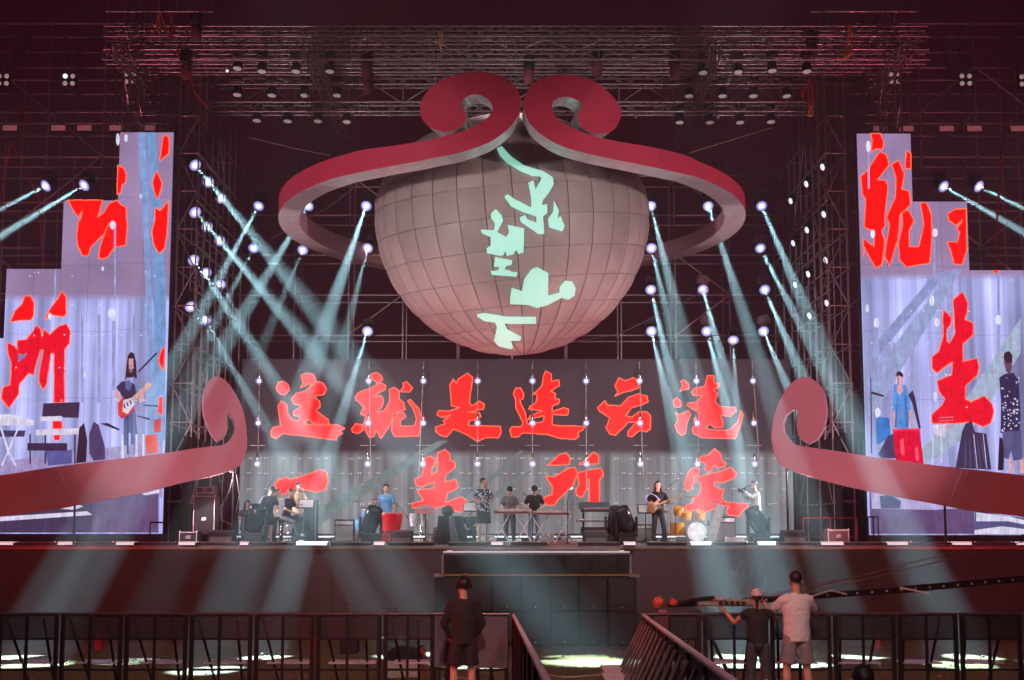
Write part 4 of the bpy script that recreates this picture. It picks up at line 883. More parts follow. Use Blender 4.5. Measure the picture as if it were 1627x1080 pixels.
for r,row in enumerate(RTW):
    for k,(x,y) in enumerate(row):
        p=P(x,y,Ys[k]); t=thing('beam_lamp',f'side turned lamp on right scaffold tower, {rows[r]} row, {near[k]} to the camera','stage light',p,0,'lamps on the right tower'); lamp_parts(t,(-.75,-.25,-.3),lens=LSM,s=.55)
        MB().path([(0,0,.3),(.3,.2,.55),(.5,.9,.5)],.015).build('cable',RUB,t)
# dust bags of clear film over the lamps on the right back columns
FILM=mat('crumpled_clear_film',(.6,.58,.6),.25,alpha=.45,bump=.02)
for i,(x,y) in enumerate([(1208,388),(1117,452),(1212,450),(1123,516),(1213,516),(1128,378),(1209,316)]):
    p=P(x,y-8,37.95); t=MB(); t.ell((0,0,0),(.26,.2,.2),n=10,m=6)
    t.v=[v+Vector(noise.noise_vector(v*9+Vector((i,0,0))))*.06 for v in t.v]
    o=t.build('rain_cover',FILM,loc=p); tag(o,f'crumpled clear rain cover over a back wall lamp right of the sphere, {ORD[i]} counted','rain cover','rain covers on back lamps')
    o['label']='crumpled clear plastic cover over '+['the outermost second row lamp','the middle third row lamp','the outermost third row lamp','the middle bottom row lamp','the outermost bottom row lamp','the lamp behind the right ring end','the outermost top row lamp'][i]+' right of sphere'
# ---------------------------------------------------------------- hanging round lamps under the roof
HP=[('upper','left',[(377,108),(416,113),(470,113),(524,113)],32.3),('middle','left',[(377,150),(432,151),(484,151),(535,151)],34.2),('lower','left',[(408,191),(457,192),(505,192),(551,193)],35.2),
    ('upper','right',[(1117,115),(1173,114),(1227,112),(1282,113)],32.3),('middle','right',[(1095,152),(1148,152),(1197,152),(1250,152)],34.2),('lower','right',[(1080,194),(1128,194),(1176,194),(1225,193)],35.2)]
first=None
for a,b,row,Y in HP:
    for i,(x,y) in enumerate(row):
        p=P(x,y,Y); lab=f'round hanging wash lamp in the {a} row {b} of the headband, {ORD[i]} from the left'
        if first is None:
            first=thing('wash_lamp',lab,'stage light',p,0,'wash lamps hanging under the roof')
            aim=Vector((.0,-.1,-1)).normalized(); q=aim.to_track_quat('Z','Y').to_matrix()
            MB().lathe((0,0,0),[(.07,-.28),(.13,-.24),(.15,-.08),(.165,0),(.15,.012)],R=q,n=20).build('housing',BLM,first)
            l=MB().lathe((0,0,0),[(.002,.01),(.08,.006),(.13,-.004)],n=20).build('lens',LDIM,first,loc=aim*.02); l.rotation_euler=q.to_euler()
            g=MB(); 
            for s in (-1,1): g.tube((s*.24,0,.1),(s*.24,0,.42),.016)
            g.tube((-.24,0,.42),(.24,0,.42),.016).build('yoke',ALU,first)
            MB().box((0,0,.5),(.3,.26,.14),bev=.02).build('base',BLK,first); MB().tube((0,0,.56),(0,0,.75),.02).build('clamp',ALU,first)
        else: dup(first,p,lab,rz=random.uniform(-.3,.3))
# small pin spots with a lit lens and other bits on the trusses
for i,(x,y,l) in enumerate([(362,112,'upper left roof beam'),(928,128,'front roof beam right of the curls'),(1158,126,'upper right roof beam'),(1010,185,'rear roof beam just right of the curls'),(1140,186,'rear roof beam right of centre'),(620,183,'rear roof beam just left of the curls'),(556,104,'front roof beam left of the curls'),(454,128,'rear beam far left'),(1430,128,'right end of the rear beam')]):
    p=P(x,y,33.5); t=thing('pin_spot',f'tiny bright pin spot clamped on the {l}','stage light',p,0,'pin spots on the roof'); 
    MB().lathe((0,0,0),[(.03,-.12),(.06,-.08),(.06,.06),(.05,.07)],R=RX(2.0),n=10).build('barrel',CHR,t); MB().tube((0,0,.04),(0,0,.25),.012).build('hanger',ALU,t)
    if i==0: MB().ell((0,-.07,-.04),(.05,.03,.05),n=8,m=6).build('lens',LSM,t)
# ---------------------------------------------------------------- panel lamps in a line over each side screen, four cell blinders
PNL=mat('dim_panel_face',(.55,.33,.32),.5,emit=(.35,.11,.12),estr=.42,sample=False,bump=0)
first=None
for s,xs in (('left',[17,94,135,186,236]),('right',[1398,1439,1503,1547,1615])):
    for i,x in enumerate(xs):
        p=P(x,204 if s=='left' else 205,34.2); lab=f'dim pinkish panel lamp above the {s} stepped screen, {ORD[i]} from the left'
        if first is None:
            first=thing('panel_lamp',lab,'stage light',p,0,'panel lamps over the side screens')
            MB().box((0,0,0),(.48,.1,.2),bev=.01).build('housing',BLM,first); MB().box((0,-.055,0),(.45,.02,.17)).build('diffuser',PNL,first)
            g=MB()
            for k in (-1,1): g.tube((k*.15,.03,.1),(k*.15,.03,.32),.012)
            g.build('bracket',GRM,first)
        else: dup(first,p,lab)
CEL=mat('blinder_cell',(.8,.72,.7),.3,emit=(.9,.6,.58),estr=.32,sample=False); CLIT=mat('blinder_cell_lit',(.9,.9,.9),.3,emit=(.8,1,1),estr=1.6,sample=False)
for x,y,l in ((110,127,'far left scaffold, one cell lit white'),(207,124,'left end of the roof'),(5,127,'very left edge of the picture'),(1421,124,'right end of the roof'),(1534,127,'far right scaffold'),(1629,128,'very right edge of the picture')):
    p=P(x,y,34.0); t=thing('blinder_lamp','four cell blinder lamp on the '+l,'stage light',p,0,'four cell blinders')
    MB().box((0,.04,0),(.42,.1,.42),bev=.02).build('housing',BLM,t)
    for a in (-1,1):
        for b in (-1,1): MB().lathe((a*.12,-.02,b*.12),[(.075,0),(.075,.02),(.04,.04)],R=RX(PI/2),n=14).build('cell',CLIT if ('lit white' in l and a==-1 and b==1) else CEL,t)
    MB().tube((0,.05,.2),(0,.05,.5),.02).build('hanger',GRM,t)
# ---------------------------------------------------------------- lamp strings in front of the centre screen
BULB=mat('bulb_glow',(.9,.9,1),.2,emit=(.85,.85,1),estr=2.6,sample=False)
def halo():  # faint glowing shell that paints a halo around each bulb
    m=bpy.data.materials.new('bulb_halo'); m.use_nodes=True; nt=m.node_tree; b=nt.nodes['Principled BSDF']
    b.inputs['Base Color'].default_value=(.5,.5,.7,1); b.inputs['Alpha'].default_value=.22; b.inputs['Emission Color'].default_value=(.45,.45,1,1); b.inputs['Emission Strength'].default_value=.9; m.cycles.emission_sampling='NONE'; return m
GLB=halo(); first=None
for i,x in enumerate([412,586,673,759,846,931,1016,1106,1196]):
    top=P(x,578,36.9)
    t=thing('lamp_string',f'hanging pole with three small bright lamps before the back screen, {ORD[i]} from the left','lamp string',top,0,'lamp strings in front of the screen')
    zs=[P(x,y,36.9).z-top.z for y in (605,672,737)]
    for k,z in enumerate(zs):
        if (i==1 and k==1) or (i==7 and k==2): pass
        MB().ell((0,0,z),(.062,.062,.062),n=10,m=7).build('bulb',BULB,t); MB().ell((0,0,z),(.12,.12,.12),n=12,m=8).build('halo_shell',GLB,t)
        MB().lathe((0,0,z+.1),[(.05,0),(.06,.1),(.04,.2),(.02,.3)],n=8).build('socket',CHR,t)
    dx=[0,.1,-.15,0,.0,0,.1,.08,.2][i]
    MB().tube((0,.06,.1),(dx,.06,zs[2]-.5),.018).build('pole',mat('grey_pole',(.45,.45,.48),.4,.3),t)
    MB().box((0,.02,zs[1]-.75),(.5,.02,.02)).build('cross_arm',_m['grey_pole'],t)
# ---------------------------------------------------------------- slings, hoists and cables
ORS=mat('orange_sling_glow',(.75,.22,.06),.7,emit=(.6,.12,.03),estr=.03,sample=False); RES=mat('red_sling',(.6,.03,.04),.7); YES=mat('yellow_sling',(.8,.45,.08),.7)  # orange sling is given a very faint glow of its own
def sling(label,pts,Y,m,r=.022,cat='sling'):
    w=[P(x,y,Y) for x,y in pts]; t=MB(); t.path(w,r,n=5)
    o=t.build('lifting_sling',m,org=w[0],loc=w[0]); tag(o,label,cat,'lifting slings and guy ropes'); return o
sling('orange sling looped down onto the left end of the front truss',[(251,-10),(252,12),(248,45),(254,56),(252,14),(267,52)],32.0,ORS)
sling('dark red sling hanging by the left end of the front truss',[(270,17),(272,60),(268,58),(274,18),(276,62)],32.1,RES)
sling('red chain bag cable drooping from the upper left truss',[(281,80),(290,100),(302,118),(308,145),(325,165),(331,172)],32.1,RES,.035)
sling('short orange sling on the front truss left of the curls',[(694,49),(699,54),(698,66),(701,82),(703,50)],32.0,YES)
sling('tall orange and yellow sling at the right end of the front truss',[(1350,38),(1346,80),(1353,85),(1353,40),(1354,84),(1345,92),(1334,95),(1353,86)],32.0,ORS,.03)
sling('bright yellow tail of the sling at the right end of the front truss',[(1353,85),(1346,90),(1333,95),(1348,84),(1353,87)],31.9,YES,.035)
sling('red and yellow sling hanging at the right of the middle roof truss',[(1286,128),(1284,168),(1292,170),(1290,130),(1291,168)],33,RES,.03)
sling('yellow shackle end of the sling at the right of the rear truss',[(1288,168),(1284,184),(1291,182),(1289,168)],33,YES,.035)
sling('small red sling by the right end of the rear truss',[(1272,138),(1274,152),(1278,140),(1276,155)],33,RES,.03)
sling('long red rope pair fanning down at the far left',[(32,150),(25,190),(32,150),(32,245),(33,150),(46,245)],26,RES,.015)
sling('long red rope fanning down beside the far right screen',[(1597,150),(1587,290),(1580,430),(1597,150),(1618,290)],26,RES,.018)
sling('thin red rope crossing the far left scaffold',[(10,330),(4,300),(17,225),(60,310),(70,425)],30,RES,.014)
GUY=mat('guy_wire',(.3,.24,.25),.5,.3)
sling('thin guy wire from the upper left down to the ring',[(395,218),(470,236),(525,247)],31,GUY,.012,'cable')
sling('thin guy wire from the upper right down to the ring',[(1225,203),(1150,226),(1095,243)],31,GUY,.012,'cable')
sling('thin wire crossing behind the left end of the headband ring',[(430,380),(520,330),(600,270)],36,GUY,.012,'cable')
sling('drooping cable under the sphere on the right',[(900,545),(985,530),(1065,491),(1130,455)],37,GUY,.014,'cable')
# chain hoists
for i,(x,y,Y) in enumerate([(948,88,32.3),(1072,92,32.3),(583,92,32.3),(296,92,32.2),(840,100,32.4),(585,118,35),(1290,60,32.4),(312,30,32)]):
    p=P(x,y,Y); t=thing('chain_hoist',f'black chain hoist with reddish bag on the roof trusses, {["right of the curls","farther right of the curls","left of the curls","at the left end","just above the curls","low left of the curls","near the right end","topmost at the left"][i]}','hoist',p,0,'chain hoists on the roof')
    MB().box((0,0,0),(.34,.3,.42),bev=.05).build('motor',BLM,t); MB().lathe((0,0,-.65),[(.08,0),(.16,.08),(.17,.35),(.12,.45)],n=10).build('chain_bag',mat('maroon_bag',(.2,.05,.06),.8),t); MB().tube((0,0,.2),(0,0,1.1),.02).build('chain',CHR,t)
for s,nm in ((-1,'left'),(1,'right')):
    p=P(813+s*560,18,31.8); t=thing('catwalk_frame',f'flat tube frame with a follow spot above the {nm} end of the front truss','frame',p,0,'frames above the roof')
    for z in (0,.45): pipe('rail',(p.x-1.6,p.y,p.z+z),(p.x+1.6,p.y,p.z+z),.03,t,ALU)
    for k in range(-3,4): pipe('upright',(p.x+k*.53,p.y,p.z),(p.x+k*.53,p.y,p.z+.45),.018,t,ALU)
    MB().lathe((-s*1.2,-.1,-.3),[(.08,-.2),(.12,-.1),(.14,.2)],R=RX(PI/2+.5),n=12).build('follow_spot',BLM,t)
# ---------------------------------------------------------------- people
def V(*a): return Vector(a)
SKR={}
def person(label,loc,rz,h=1.75,lean=0,head=(0,0),arms=None,legs=None,pelz=None,top=None,bottom=None,hair='short',hat=None,shoes=None,vox=.014,skin=None,group=None,sleeve=.55,longs=True,lumbar=0,cat='person',fem=False,thin=1.0):
    """faces -Y at rz=0. arms: {'L':(elbow,hand),'R':..}, legs: {'L':(knee,ankle)} in metres for a 1.75 m body"""
    t=thing('person',label,cat,loc,rz,group); k=h/1.75; t.scale=(k,k,k)
    pz=.93 if pelz is None else pelz; skin=skin or SKN
    R=RX(math.radians(lean)); hip=V(0,0,pz)
    U=lambda x,y,z: hip+R@V(x,y,z)                  # torso space, origin at hips
    neck=U(0,.01,.56); hc=U(0,-.015,.72)
    HR=RZ(math.radians(head[0]))@RX(math.radians(head[1]+lean*.45)); hc=neck+HR@V(0,-.02,.148)
    H=lambda x,y,z: hc+HR@V(x,y,z)
    sh={'L':U(.172,.01,.462),'R':U(-.172,.01,.462)}
    d={'L':(U(.25,.02,.19),U(.27,-.06,-.06)),'R':(U(-.25,.02,.19),U(-.27,-.06,-.06))}
    if arms: 
        for q in arms: d[q]=(V(*arms[q][0]),V(*arms[q][1]))
    lg={'L':(V(.11,-.02,.49),V(.12,.02,.07)),'R':(V(-.11,-.02,.49),V(-.12,.02,.07))}
    if legs:
        for q in legs: lg[q]=(V(*legs[q][0]),V(*legs[q][1]))
    # body
    b=MB(); w=thin
    b.ell(U(0,.01,.02),(.155*w,.105,.13),R); b.ell(U(0,.0,.18),(.135*w,.095,.16),R); b.ell(U(0,.0,.36),(.165*w,.11,.17),R)
    b.cap(U(-.13,.01,.47),U(.13,.01,.47),.062); b.cap(U(0,.012,.5),hc+HR@V(0,.02,-.07),.062,.054)
    b.ell(H(0,.015,.035),(.076,.096,.092),HR); b.ell(H(0,-.03,-.035),(.058,.062,.075),HR); b.cap(H(0,-.085,-.005),H(0,-.1,-.028),.011,.016,8); b.ell(H(0,-.078,-.062),(.025,.014,.008),HR)
    for s in (-1,1):
        b.ell(H(s*.078,.012,-.005),(.012,.022,.034),HR,n=8,m=6); b.ell(H(s*.032,-.078,.03),(.022,.012,.007),HR,n=8,m=5)
    for q,s in (('L',1),('R',-1)):
        e,hn=d[q]; b.cap(sh[q],e,.05,.038); b.cap(e,hn,.038,.026)
        f=(hn-e).normalized(); sd=f.cross(V(0,0,1)); 
        if sd.length<.3: sd=V(1,0,0)
        sd=sd.normalized()*s; nr=f.cross(sd).normalized()
        pc=hn+f*.05; M=Matrix((sd,f,nr)).transposed()
        b.ell(pc,(.04,.05,.016),M,n=10,m=6)
        for i in range(4):
            o=(i-1.5)*.021; L=(.036,.042,.04,.03)[i]; a=hn+f*.085+sd*o; m_=a+f*L+nr*.008*s; c=m_+f*L*.7+nr*.022*s
            b.cap(a,m_,.0095,.009,6); b.cap(m_,c,.009,.0078,6)
        a=hn+f*.03-sd*.035; m_=a+f*.035-sd*.025; b.cap(a,m_,.011,.010,6); b.cap(m_,m_+f*.032-sd*.004,.010,.0085,6)
    for q,s in (('L',1),('R',-1)):
        kn,an=lg[q]; hp=V(s*.09,.01,pz-.02); b.cap(hp,kn,.082,.055); 
        cf=kn.lerp(an,.3)+V(0,.015,0); b.cap(kn,cf,.052,.055); b.cap(cf,an,.055,.035); b.cap(an+V(0,0,-.02),an+V(0,-.13,-.04),.035,.028)
    o=b.build('body',skin,t); md=o.modifiers.new('r','REMESH'); md.mode='VOXEL'; md.voxel_size=vox; md.use_smooth_shade=True; sm=o.modifiers.new('s','SMOOTH'); sm.iterations=2
    def cloth(name,b,m,v=None,it=4,par=None):
        o=b.build(name,m,par or t); md=o.modifiers.new('r','REMESH'); md.mode='VOXEL'; md.voxel_size=v or max(vox,.014); md.use_smooth_shade=True
        sm=o.modifiers.new('s','SMOOTH'); sm.iterations=it; 
        if vox<.012:
            tx=bpy.data.textures.new('folds','CLOUDS'); tx.noise_scale=.11; dm=o.modifiers.new('d','DISPLACE'); dm.texture=tx; dm.strength=.022; dm.mid_level=.5
        return o
    if top:
        g_=.014 if vox<.012 else 0; b=MB(); b.lathe(U(0,.0,.0),[((.168+g_)*w,-.08),((.168+g_)*w,.0),((.162+g_)*w,.14),((.168+g_)*w,.3)],R@Matrix.Diagonal((1,.74,1)),24); b.ell(U(0,.0,.2),(.155*w,.125,.17),R); b.ell(U(0,.0,.36),(.19*w,.132,.17),R); b.cap(U(-.13,.01,.465),U(.13,.01,.465),.078); 
        b.cap(U(0,.012,.5),U(0,.01,.535),.07,.062)
        for q in 'LR':
            e,hn=d[q]; p=sh[q].lerp(e,min(1,sleeve/.55*.62)) if sleeve<1 else e
            b.cap(sh[q],p,.068,.066 if sleeve<1 else .054)
            if sleeve>=1: b.cap(e,e.lerp(hn,.9),.052,.042)
        cloth('shirt',b,top)
    if bottom:
        b=MB(); b.ell(hip+V(0,.005,.0),(.17*w,.118,.12)); 
        for q,s in (('L',1),('R',-1)):
            kn,an=lg[q]; hp=V(s*.088,.01,pz-.03)
            if longs: b.cap(hp,kn,.098,.072); b.cap(kn,kn.lerp(an,.92),.07,.062)
            else: b.tube(hp,hp.lerp(kn,.82),.098,.108,14); b.ell(hp,(.098,)*3)
        cloth('trousers' if longs else 'shorts',b,bottom,it=3)
    sm_=shoes or mat('grey_shoe',(.35,.35,.36),.6)
    for q in 'LR':
        kn,an=lg[q]; g=MB(); g.ell(an+V(0,-.055,-.035),(.046,.125,.04),n=12,m=7); g.box(an+V(0,-.055,-.062),(.085,.25,.018),bev=.006); g.build('shoe',sm_,t)
    if hair:
        g=MB(); g.ell(H(0,.028,.05),(.085,.098,.092),HR)
        if hair=='long':
            g.cap(H(-.075,.02,.03),H(-.1,.0,-.2),.035,.03,8); g.cap(H(.075,.02,.03),H(.1,.0,-.2),.035,.03,8); g.ell(H(0,.06,-.08),(.09,.05,.14),HR)
        if hair=='pony': g.cap(H(0,.12,.0),H(0,.13,-.2),.03,.015,8)
        o=g.build('hair',HAI,t)
        for v in o.data.vertices:
            v.co+=Vector(noise.noise_vector(v.co*30))*.006
        if hair!='long':
            # hairline: nothing in front of the face
            bm=bmesh.new(); bm.from_mesh(o.data); inv=HR.inverted()
            dl=[v for v in bm.verts if (inv@(v.co-hc)).y<-.03 and (inv@(v.co-hc)).z<.06]; bmesh.ops.delete(bm,geom=dl,context='VERTS'); 
            dl=[v for v in bm.verts if (inv@(v.co-hc)).z<-.04-.0*0 and (inv@(v.co-hc)).y<.05 and hair!='pony']; bmesh.ops.delete(bm,geom=dl,context='VERTS'); bm.to_mesh(o.data); bm.free()
        else:
            bm=bmesh.new(); bm.from_mesh(o.data); inv=HR.inverted(); dl=[v for v in bm.verts if (inv@(v.co-hc)).y<-.045 and (inv@(v.co-hc)).z<.07]; bmesh.ops.delete(bm,geom=dl,context='VERTS'); bm.to_mesh(o.data); bm.free()
    if hat:
        g=MB(); g.ell(H(0,.018,.055),(.094,.11,.092),HR)
        if hat[0]=='cap': 
            pr=[H(s*.075*c,-.085-.075*math.sqrt(1-c*c)-.0,.062) for s in (1,) for c in (-1,-.7,-.3,.3,.7,1)]+[H(.07,-.05,.075),H(-.07,-.05,.075)]
            g.prism(pr,HR@V(0,0,.012))
        o=g.build('cap' if hat[0]=='cap' else 'beanie',hat[1],t)
        bm=bmesh.new(); bm.from_mesh(o.data); inv=HR.inverted(); dl=[v for v in bm.verts if (inv@(v.co-hc)).z<.03]; bmesh.ops.delete(bm,geom=dl,context='VERTS'); bm.to_mesh(o.data); bm.free()
    for s in (-1,1): MB().ell(H(s*.032,-.083,.012),(.0125,.007,.0075),HR,n=8,m=5).build('eye',HAI,t)
    return t
def at(px,Y,z=FL): 
    return Vector(((px-CX)/F*(Y*1.0)*(1+0),Y,z))
def atx(px,py,Y): return P(px,py,Y).x
def stand(px,Y): return Vector((P(px,850,Y).x,Y,FL))
blackT=mat('black_tshirt',(.02,.02,.022),.85); jeans=mat('blue_jeans',(.16,.22,.30),.8); jeansd=mat('dark_trousers',(.055,.065,.08),.8); blueT=mat('sky_blue_shirt',(.16,.42,.75),.75); tan=mat('tan_shirt',(.55,.42,.28),.8); greyT=mat('grey_green_shirt',(.13,.14,.13),.8)
whiteS=mat('white_trainer',(.75,.75,.75),.6); blueS=mat('blue_trainer',(.1,.2,.6),.6); navyT=mat('navy_tshirt',(.05,.055,.09),.8); skirt=mat('pale_jacket',(.62,.60,.56),.75)
def flowers():
    m=bpy.data.materials.new('floral_print'); m.use_nodes=True; nt=m.node_tree; b=nt.nodes['Principled BSDF']; b.inputs['Roughness'].default_value=.8
    tc=nt.nodes.new('ShaderNodeTexCoord'); v=nt.nodes.new('ShaderNodeTexVoronoi'); v.inputs['Scale'].default_value=17; nt.links.new(tc.outputs['Object'],v.inputs['Vector'])
    r=nt.nodes.new('ShaderNodeValToRGB'); r.color_ramp.interpolation='CONSTANT'; r.color_ramp.elements[0].color=(.7,.7,.75,1); r.color_ramp.elements[1].position=.42; r.color_ramp.elements[1].color=(.03,.04,.10,1)
    nt.links.new(v.outputs['Distance'],r.inputs[0]); nt.links.new(r.outputs[0],b.inputs['Base Color']); return m
FLW=flowers(); drk=mat('black_shorts',(.02,.02,.025),.8)
# performers, left to right
person('seated crew member in black with jeans at the left edge of the band',stand(402,32.2)+V(0,0,0),.9,1.72,lean=28,head=(0,20),pelz=.52,arms={'L':((.25,-.2,.75),(.15,-.42,.66)),'R':((-.25,-.2,.75),(-.12,-.42,.66))},legs={'L':((.16,-.45,.52),(.16,-.42,.07)),'R':((-.16,-.45,.55),(-.16,-.5,.07))},top=blackT,bottom=jeans,hair='long',shoes=whiteS,group='musicians and crew on stage')
person('person in dark clothes with cap bending forward beside the seated crew',stand(424,31.8),.5,1.70,lean=26,head=(20,18),arms={'L':((.27,-.15,1.1),(.2,-.4,1.0)),'R':((-.27,-.15,1.1),(-.2,-.38,.98))},top=navyT,bottom=drk,longs=False,hat=('cap',blackT),shoes=whiteS,group='musicians and crew on stage')
person('musician in dark navy shirt sitting sideways on a high stool',stand(452,31.6),1.15,1.74,lean=16,head=(0,6),pelz=.78,arms={'L':((.25,-.22,1.05),(.14,-.42,1.12)),'R':((-.25,-.2,1.0),(-.14,-.42,.9))},legs={'L':((.13,-.46,.72),(.13,-.42,.3)),'R':((-.13,-.44,.62),(-.13,-.62,.12))},top=navyT,bottom=jeansd,shoes=whiteS,group='musicians and crew on stage')
person('standing musician in tan shirt raising a flute to his mouth',stand(473,32.6),.35,1.78,head=(15,0),arms={'L':((.3,-.2,1.2),(.12,-.28,1.5)),'R':((-.32,-.12,1.22),(-.2,-.3,1.48))},top=tan,bottom=jeans,shoes=whiteS,group='musicians and crew on stage')
person('boy in white shirt half hidden at the left rear of the band',stand(441,33.4),.4,1.62,head=(10,0),top=skirt,bottom=jeansd,group='musicians and crew on stage')
person('drummer in sky blue shirt standing behind the big red drum',stand(613,33.6),0,1.76,head=(0,4),arms={'L':((.26,-.03,1.1),(.25,-.2,.95)),'R':((-.26,-.03,1.1),(-.25,-.2,.95))},top=blueT,bottom=jeansd,group='musicians and crew on stage')
person('singer in floral print shirt and black shorts at the front microphone',stand(768,31.0),.45,1.84,head=(25,0),arms={'L':((.3,.02,1.2),(.16,-.2,1.16)),'R':((-.3,.02,1.2),(-.16,-.2,1.14))},top=FLW,bottom=drk,longs=False,shoes=BLK,group='musicians and crew on stage')
person('person in black crouching beside the draped table',stand(749,33.0),-.2,1.62,lean=20,head=(-10,10),pelz=.35,arms={'L':((.25,-.25,.62),(.08,-.4,.5)),'R':((-.25,-.25,.62),(-.08,-.4,.5))},legs={'L':((.16,-.4,.5),(.14,-.15,.07)),'R':((-.16,-.4,.5),(-.14,-.15,.07))},top=blackT,bottom=jeansd,group='musicians and crew on stage')
person('zither player in grey shirt and knit hat behind the left long table',stand(810,33.4),0,1.72,lean=16,head=(0,22),arms={'L':((.26,-.12,1.12),(.16,-.38,1.0)),'R':((-.26,-.12,1.12),(-.16,-.38,1.0))},top=greyT,bottom=jeansd,hat=('beanie',blackT),shoes=whiteS,group='musicians and crew on stage')
person('player in black shirt and cap leaning over the right long table',stand(849,33.2),0,1.76,lean=20,head=(0,26),arms={'L':((.3,-.1,1.12),(.12,-.4,1.0)),'R':((-.3,-.1,1.12),(-.12,-.4,1.0))},top=blackT,bottom=jeans,hat=('cap',blackT),shoes=mat('tan_shoe',(.55,.5,.4),.7),group='musicians and crew on stage')
GT=person('long haired guitarist in black playing a sunburst electric guitar',stand(1046,31.3),.05,1.77,head=(0,10),arms={'L':((.30,-.05,1.18),(.27,-.24,1.22)),'R':((-.30,.0,1.16),(-.06,-.22,1.08))},legs={'L':((.15,-.02,.5),(.19,.0,.07)),'R':((-.11,-.02,.49),(-.14,.02,.07))},top=blackT,bottom=jeansd,hair='long',shoes=RUB,group='musicians and crew on stage')
person('camera operator with grey hair in pale jacket filming at stage right',stand(1203,31.2),-1.35,1.78,head=(0,2),lean=6,arms={'L':((.2,-.25,1.3),(.1,-.38,1.45)),'R':((-.2,-.22,1.25),(-.08,-.36,1.42))},legs={'L':((.13,-.1,.5),(.13,.0,.07)),'R':((-.1,.05,.5),(-.1,.22,.07))},top=skirt,bottom=mat('light_blue_trousers',(.4,.55,.62),.8),hair='short',shoes=blueS,sleeve=1,group='musicians and crew on stage')
# front of the barrier
person('man in black hoodie and shorts wearing headphones, back to camera',Vector((P(736,1050,14.6).x,14.6,gz(14.6)+.02)),PI+.15,1.65,head=(22,0),arms={'L':((.27,-.02,1.13),(.17,-.16,.93)),'R':((-.27,-.02,1.13),(-.17,-.16,.93))},legs={'L':((.13,-.02,.49),(.14,.02,.07)),'R':((-.12,-.02,.49),(-.13,.02,.07))},top=mat('black_hoodie',(.022,.02,.023),.92),bottom=drk,longs=False,sleeve=1,vox=.0095,shoes=RUB,group='crew at the crowd barrier')
mt=person('man in white tshirt and grey shorts leaning at the barrier',Vector((P(1267,1050,14.55).x,14.55,gz(14.55)+.02)),PI+.05,1.73,head=(-14,4),arms={'L':((.32,-.18,1.2),(.24,-.42,1.17)),'R':((-.32,-.18,1.2),(-.25,-.42,1.17))},legs={'L':((.14,-.02,.49),(.16,.02,.07)),'R':((-.13,-.02,.49),(-.15,.02,.07))},top=mat('white_tshirt',(.72,.70,.72),.8,var=.05),bottom=mat('grey_shorts',(.28,.24,.27),.85,var=.1),longs=False,vox=.0095,group='crew at the crowd barrier')
person('slim person in pale cap and black vest with one hand raised to the face',Vector((P(1205,1050,14.62).x,14.62,gz(14.62)+.02)),PI-.1,1.50,head=(-10,-4),arms={'L':((.33,-.16,1.24),(.46,-.38,1.40)),'R':((-.30,-.26,1.30),(-.13,-.24,1.55))},legs={'L':((.11,-.02,.49),(.12,.02,.07)),'R':((-.11,-.02,.49),(-.12,.02,.07))},top=blackT,bottom=jeansd,hair='pony',hat=('cap',mat('pale_cap',(.72,.62,.66),.8)),vox=.0095,sleeve=.18,thin=.88,group='crew at the crowd barrier')
person('dark haired spectator seated low in the foreground, only the crown showing',Vector((P(1381,1080,8.3).x,8.3,gz(8.3)+.06)),PI,1.7,pelz=.17,head=(5,8),lean=12,arms={'L':((.27,-.16,.42),(.14,-.4,.44)),'R':((-.27,-.16,.42),(-.14,-.4,.44))},legs={'L':((.18,-.38,.42),(.16,-.62,.07)),'R':((-.18,-.38,.42),(-.16,-.62,.07))},top=blackT,bottom=jeansd,group='crew at the crowd barrier')
# headphones on the man in black
def phones():
    p=Vector((P(736,1050,14.6).x,14.6,gz(14.6)+.02)); t=thing('headphones','dark headphones on the head of the man in black','headphones',p+V(0,0,1.535),PI+.15+math.radians(22))
    g=MB(); pts=[(.1*math.cos(a),.01,.02+.125*math.sin(a)) for a in [PI*i/12 for i in range(13)]]; g.path(pts,.012); g.build('headband',BLM,t)
    for s in (-1,1): MB().lathe((s*.088,.01,.02),[(.03,-.018),(.038,0),(.03,.02)],R=RY(PI/2),n=12).build('ear_cup',BLM,t)
phones()
# ---------------------------------------------------------------- instruments and stage gear
def guitar():
    p=stand(1046,31.3); t=thing('electric_guitar','sunburst electric guitar with white pickguard held by the guitarist','guitar',p+V(-.06,-.24,1.09),0,rot=(0,math.radians(-24),0)); t.scale=(.86,.86,.86)
    body=[(-.26,-.02),(-.24,.12),(-.14,.165),(-.03,.12),(.03,.12),(.12,.17),(.16,.13),(.10,.07),(.08,.0),(.10,-.06),(.14,-.12),(.08,-.15),(0,-.11),(-.08,-.12),(-.17,-.155),(-.25,-.1)]
    body=[(p_.x,p_.y) for p_ in spl([(*q,0) for q in body+body[:1]],40)[:-1]]
    MB().prism([(x*1.15,0,z*1.15) for x,z in body],(0,.045,0)).build('body',mat('sunburst_orange',(.60,.24,.06),.25,var=.5,scale=5,bump=0),t)
    MB().prism([(x,-.006,z) for x,z in [(-.12,.05),(-.05,.1),(.05,.1),(.10,.05),(.07,-.02),(.08,-.1),(-.02,-.1),(-.1,-.12),(-.14,-.06)]],(0,.006,0)).build('pickguard',WHT,t)
    MB().box((.42,-.012,.01),(.64,.025,.055)).build('neck',mat('maple_neck',(.7,.5,.3),.4),t); MB().prism([(.74,-.02,-.03),(.93,-.02,-.03),(.95,-.02,.04),(.85,-.02,.06),(.74,-.02,.04)],(0,.02,0)).build('headstock',_m['maple_neck'],t)
    for x in (-.1,-.03,.04): MB().box((x,-.012,-.0),(.02,.012,.07)).build('pickup',BLK,t)
    MB().path([(-.28,.0,.05),(-.22,.06,.4),(-.02,.1,.46),(.1,.0,.3),(.16,.0,.1)],.018).build('strap',mat('blue_strap',(.2,.3,.6),.7),t)
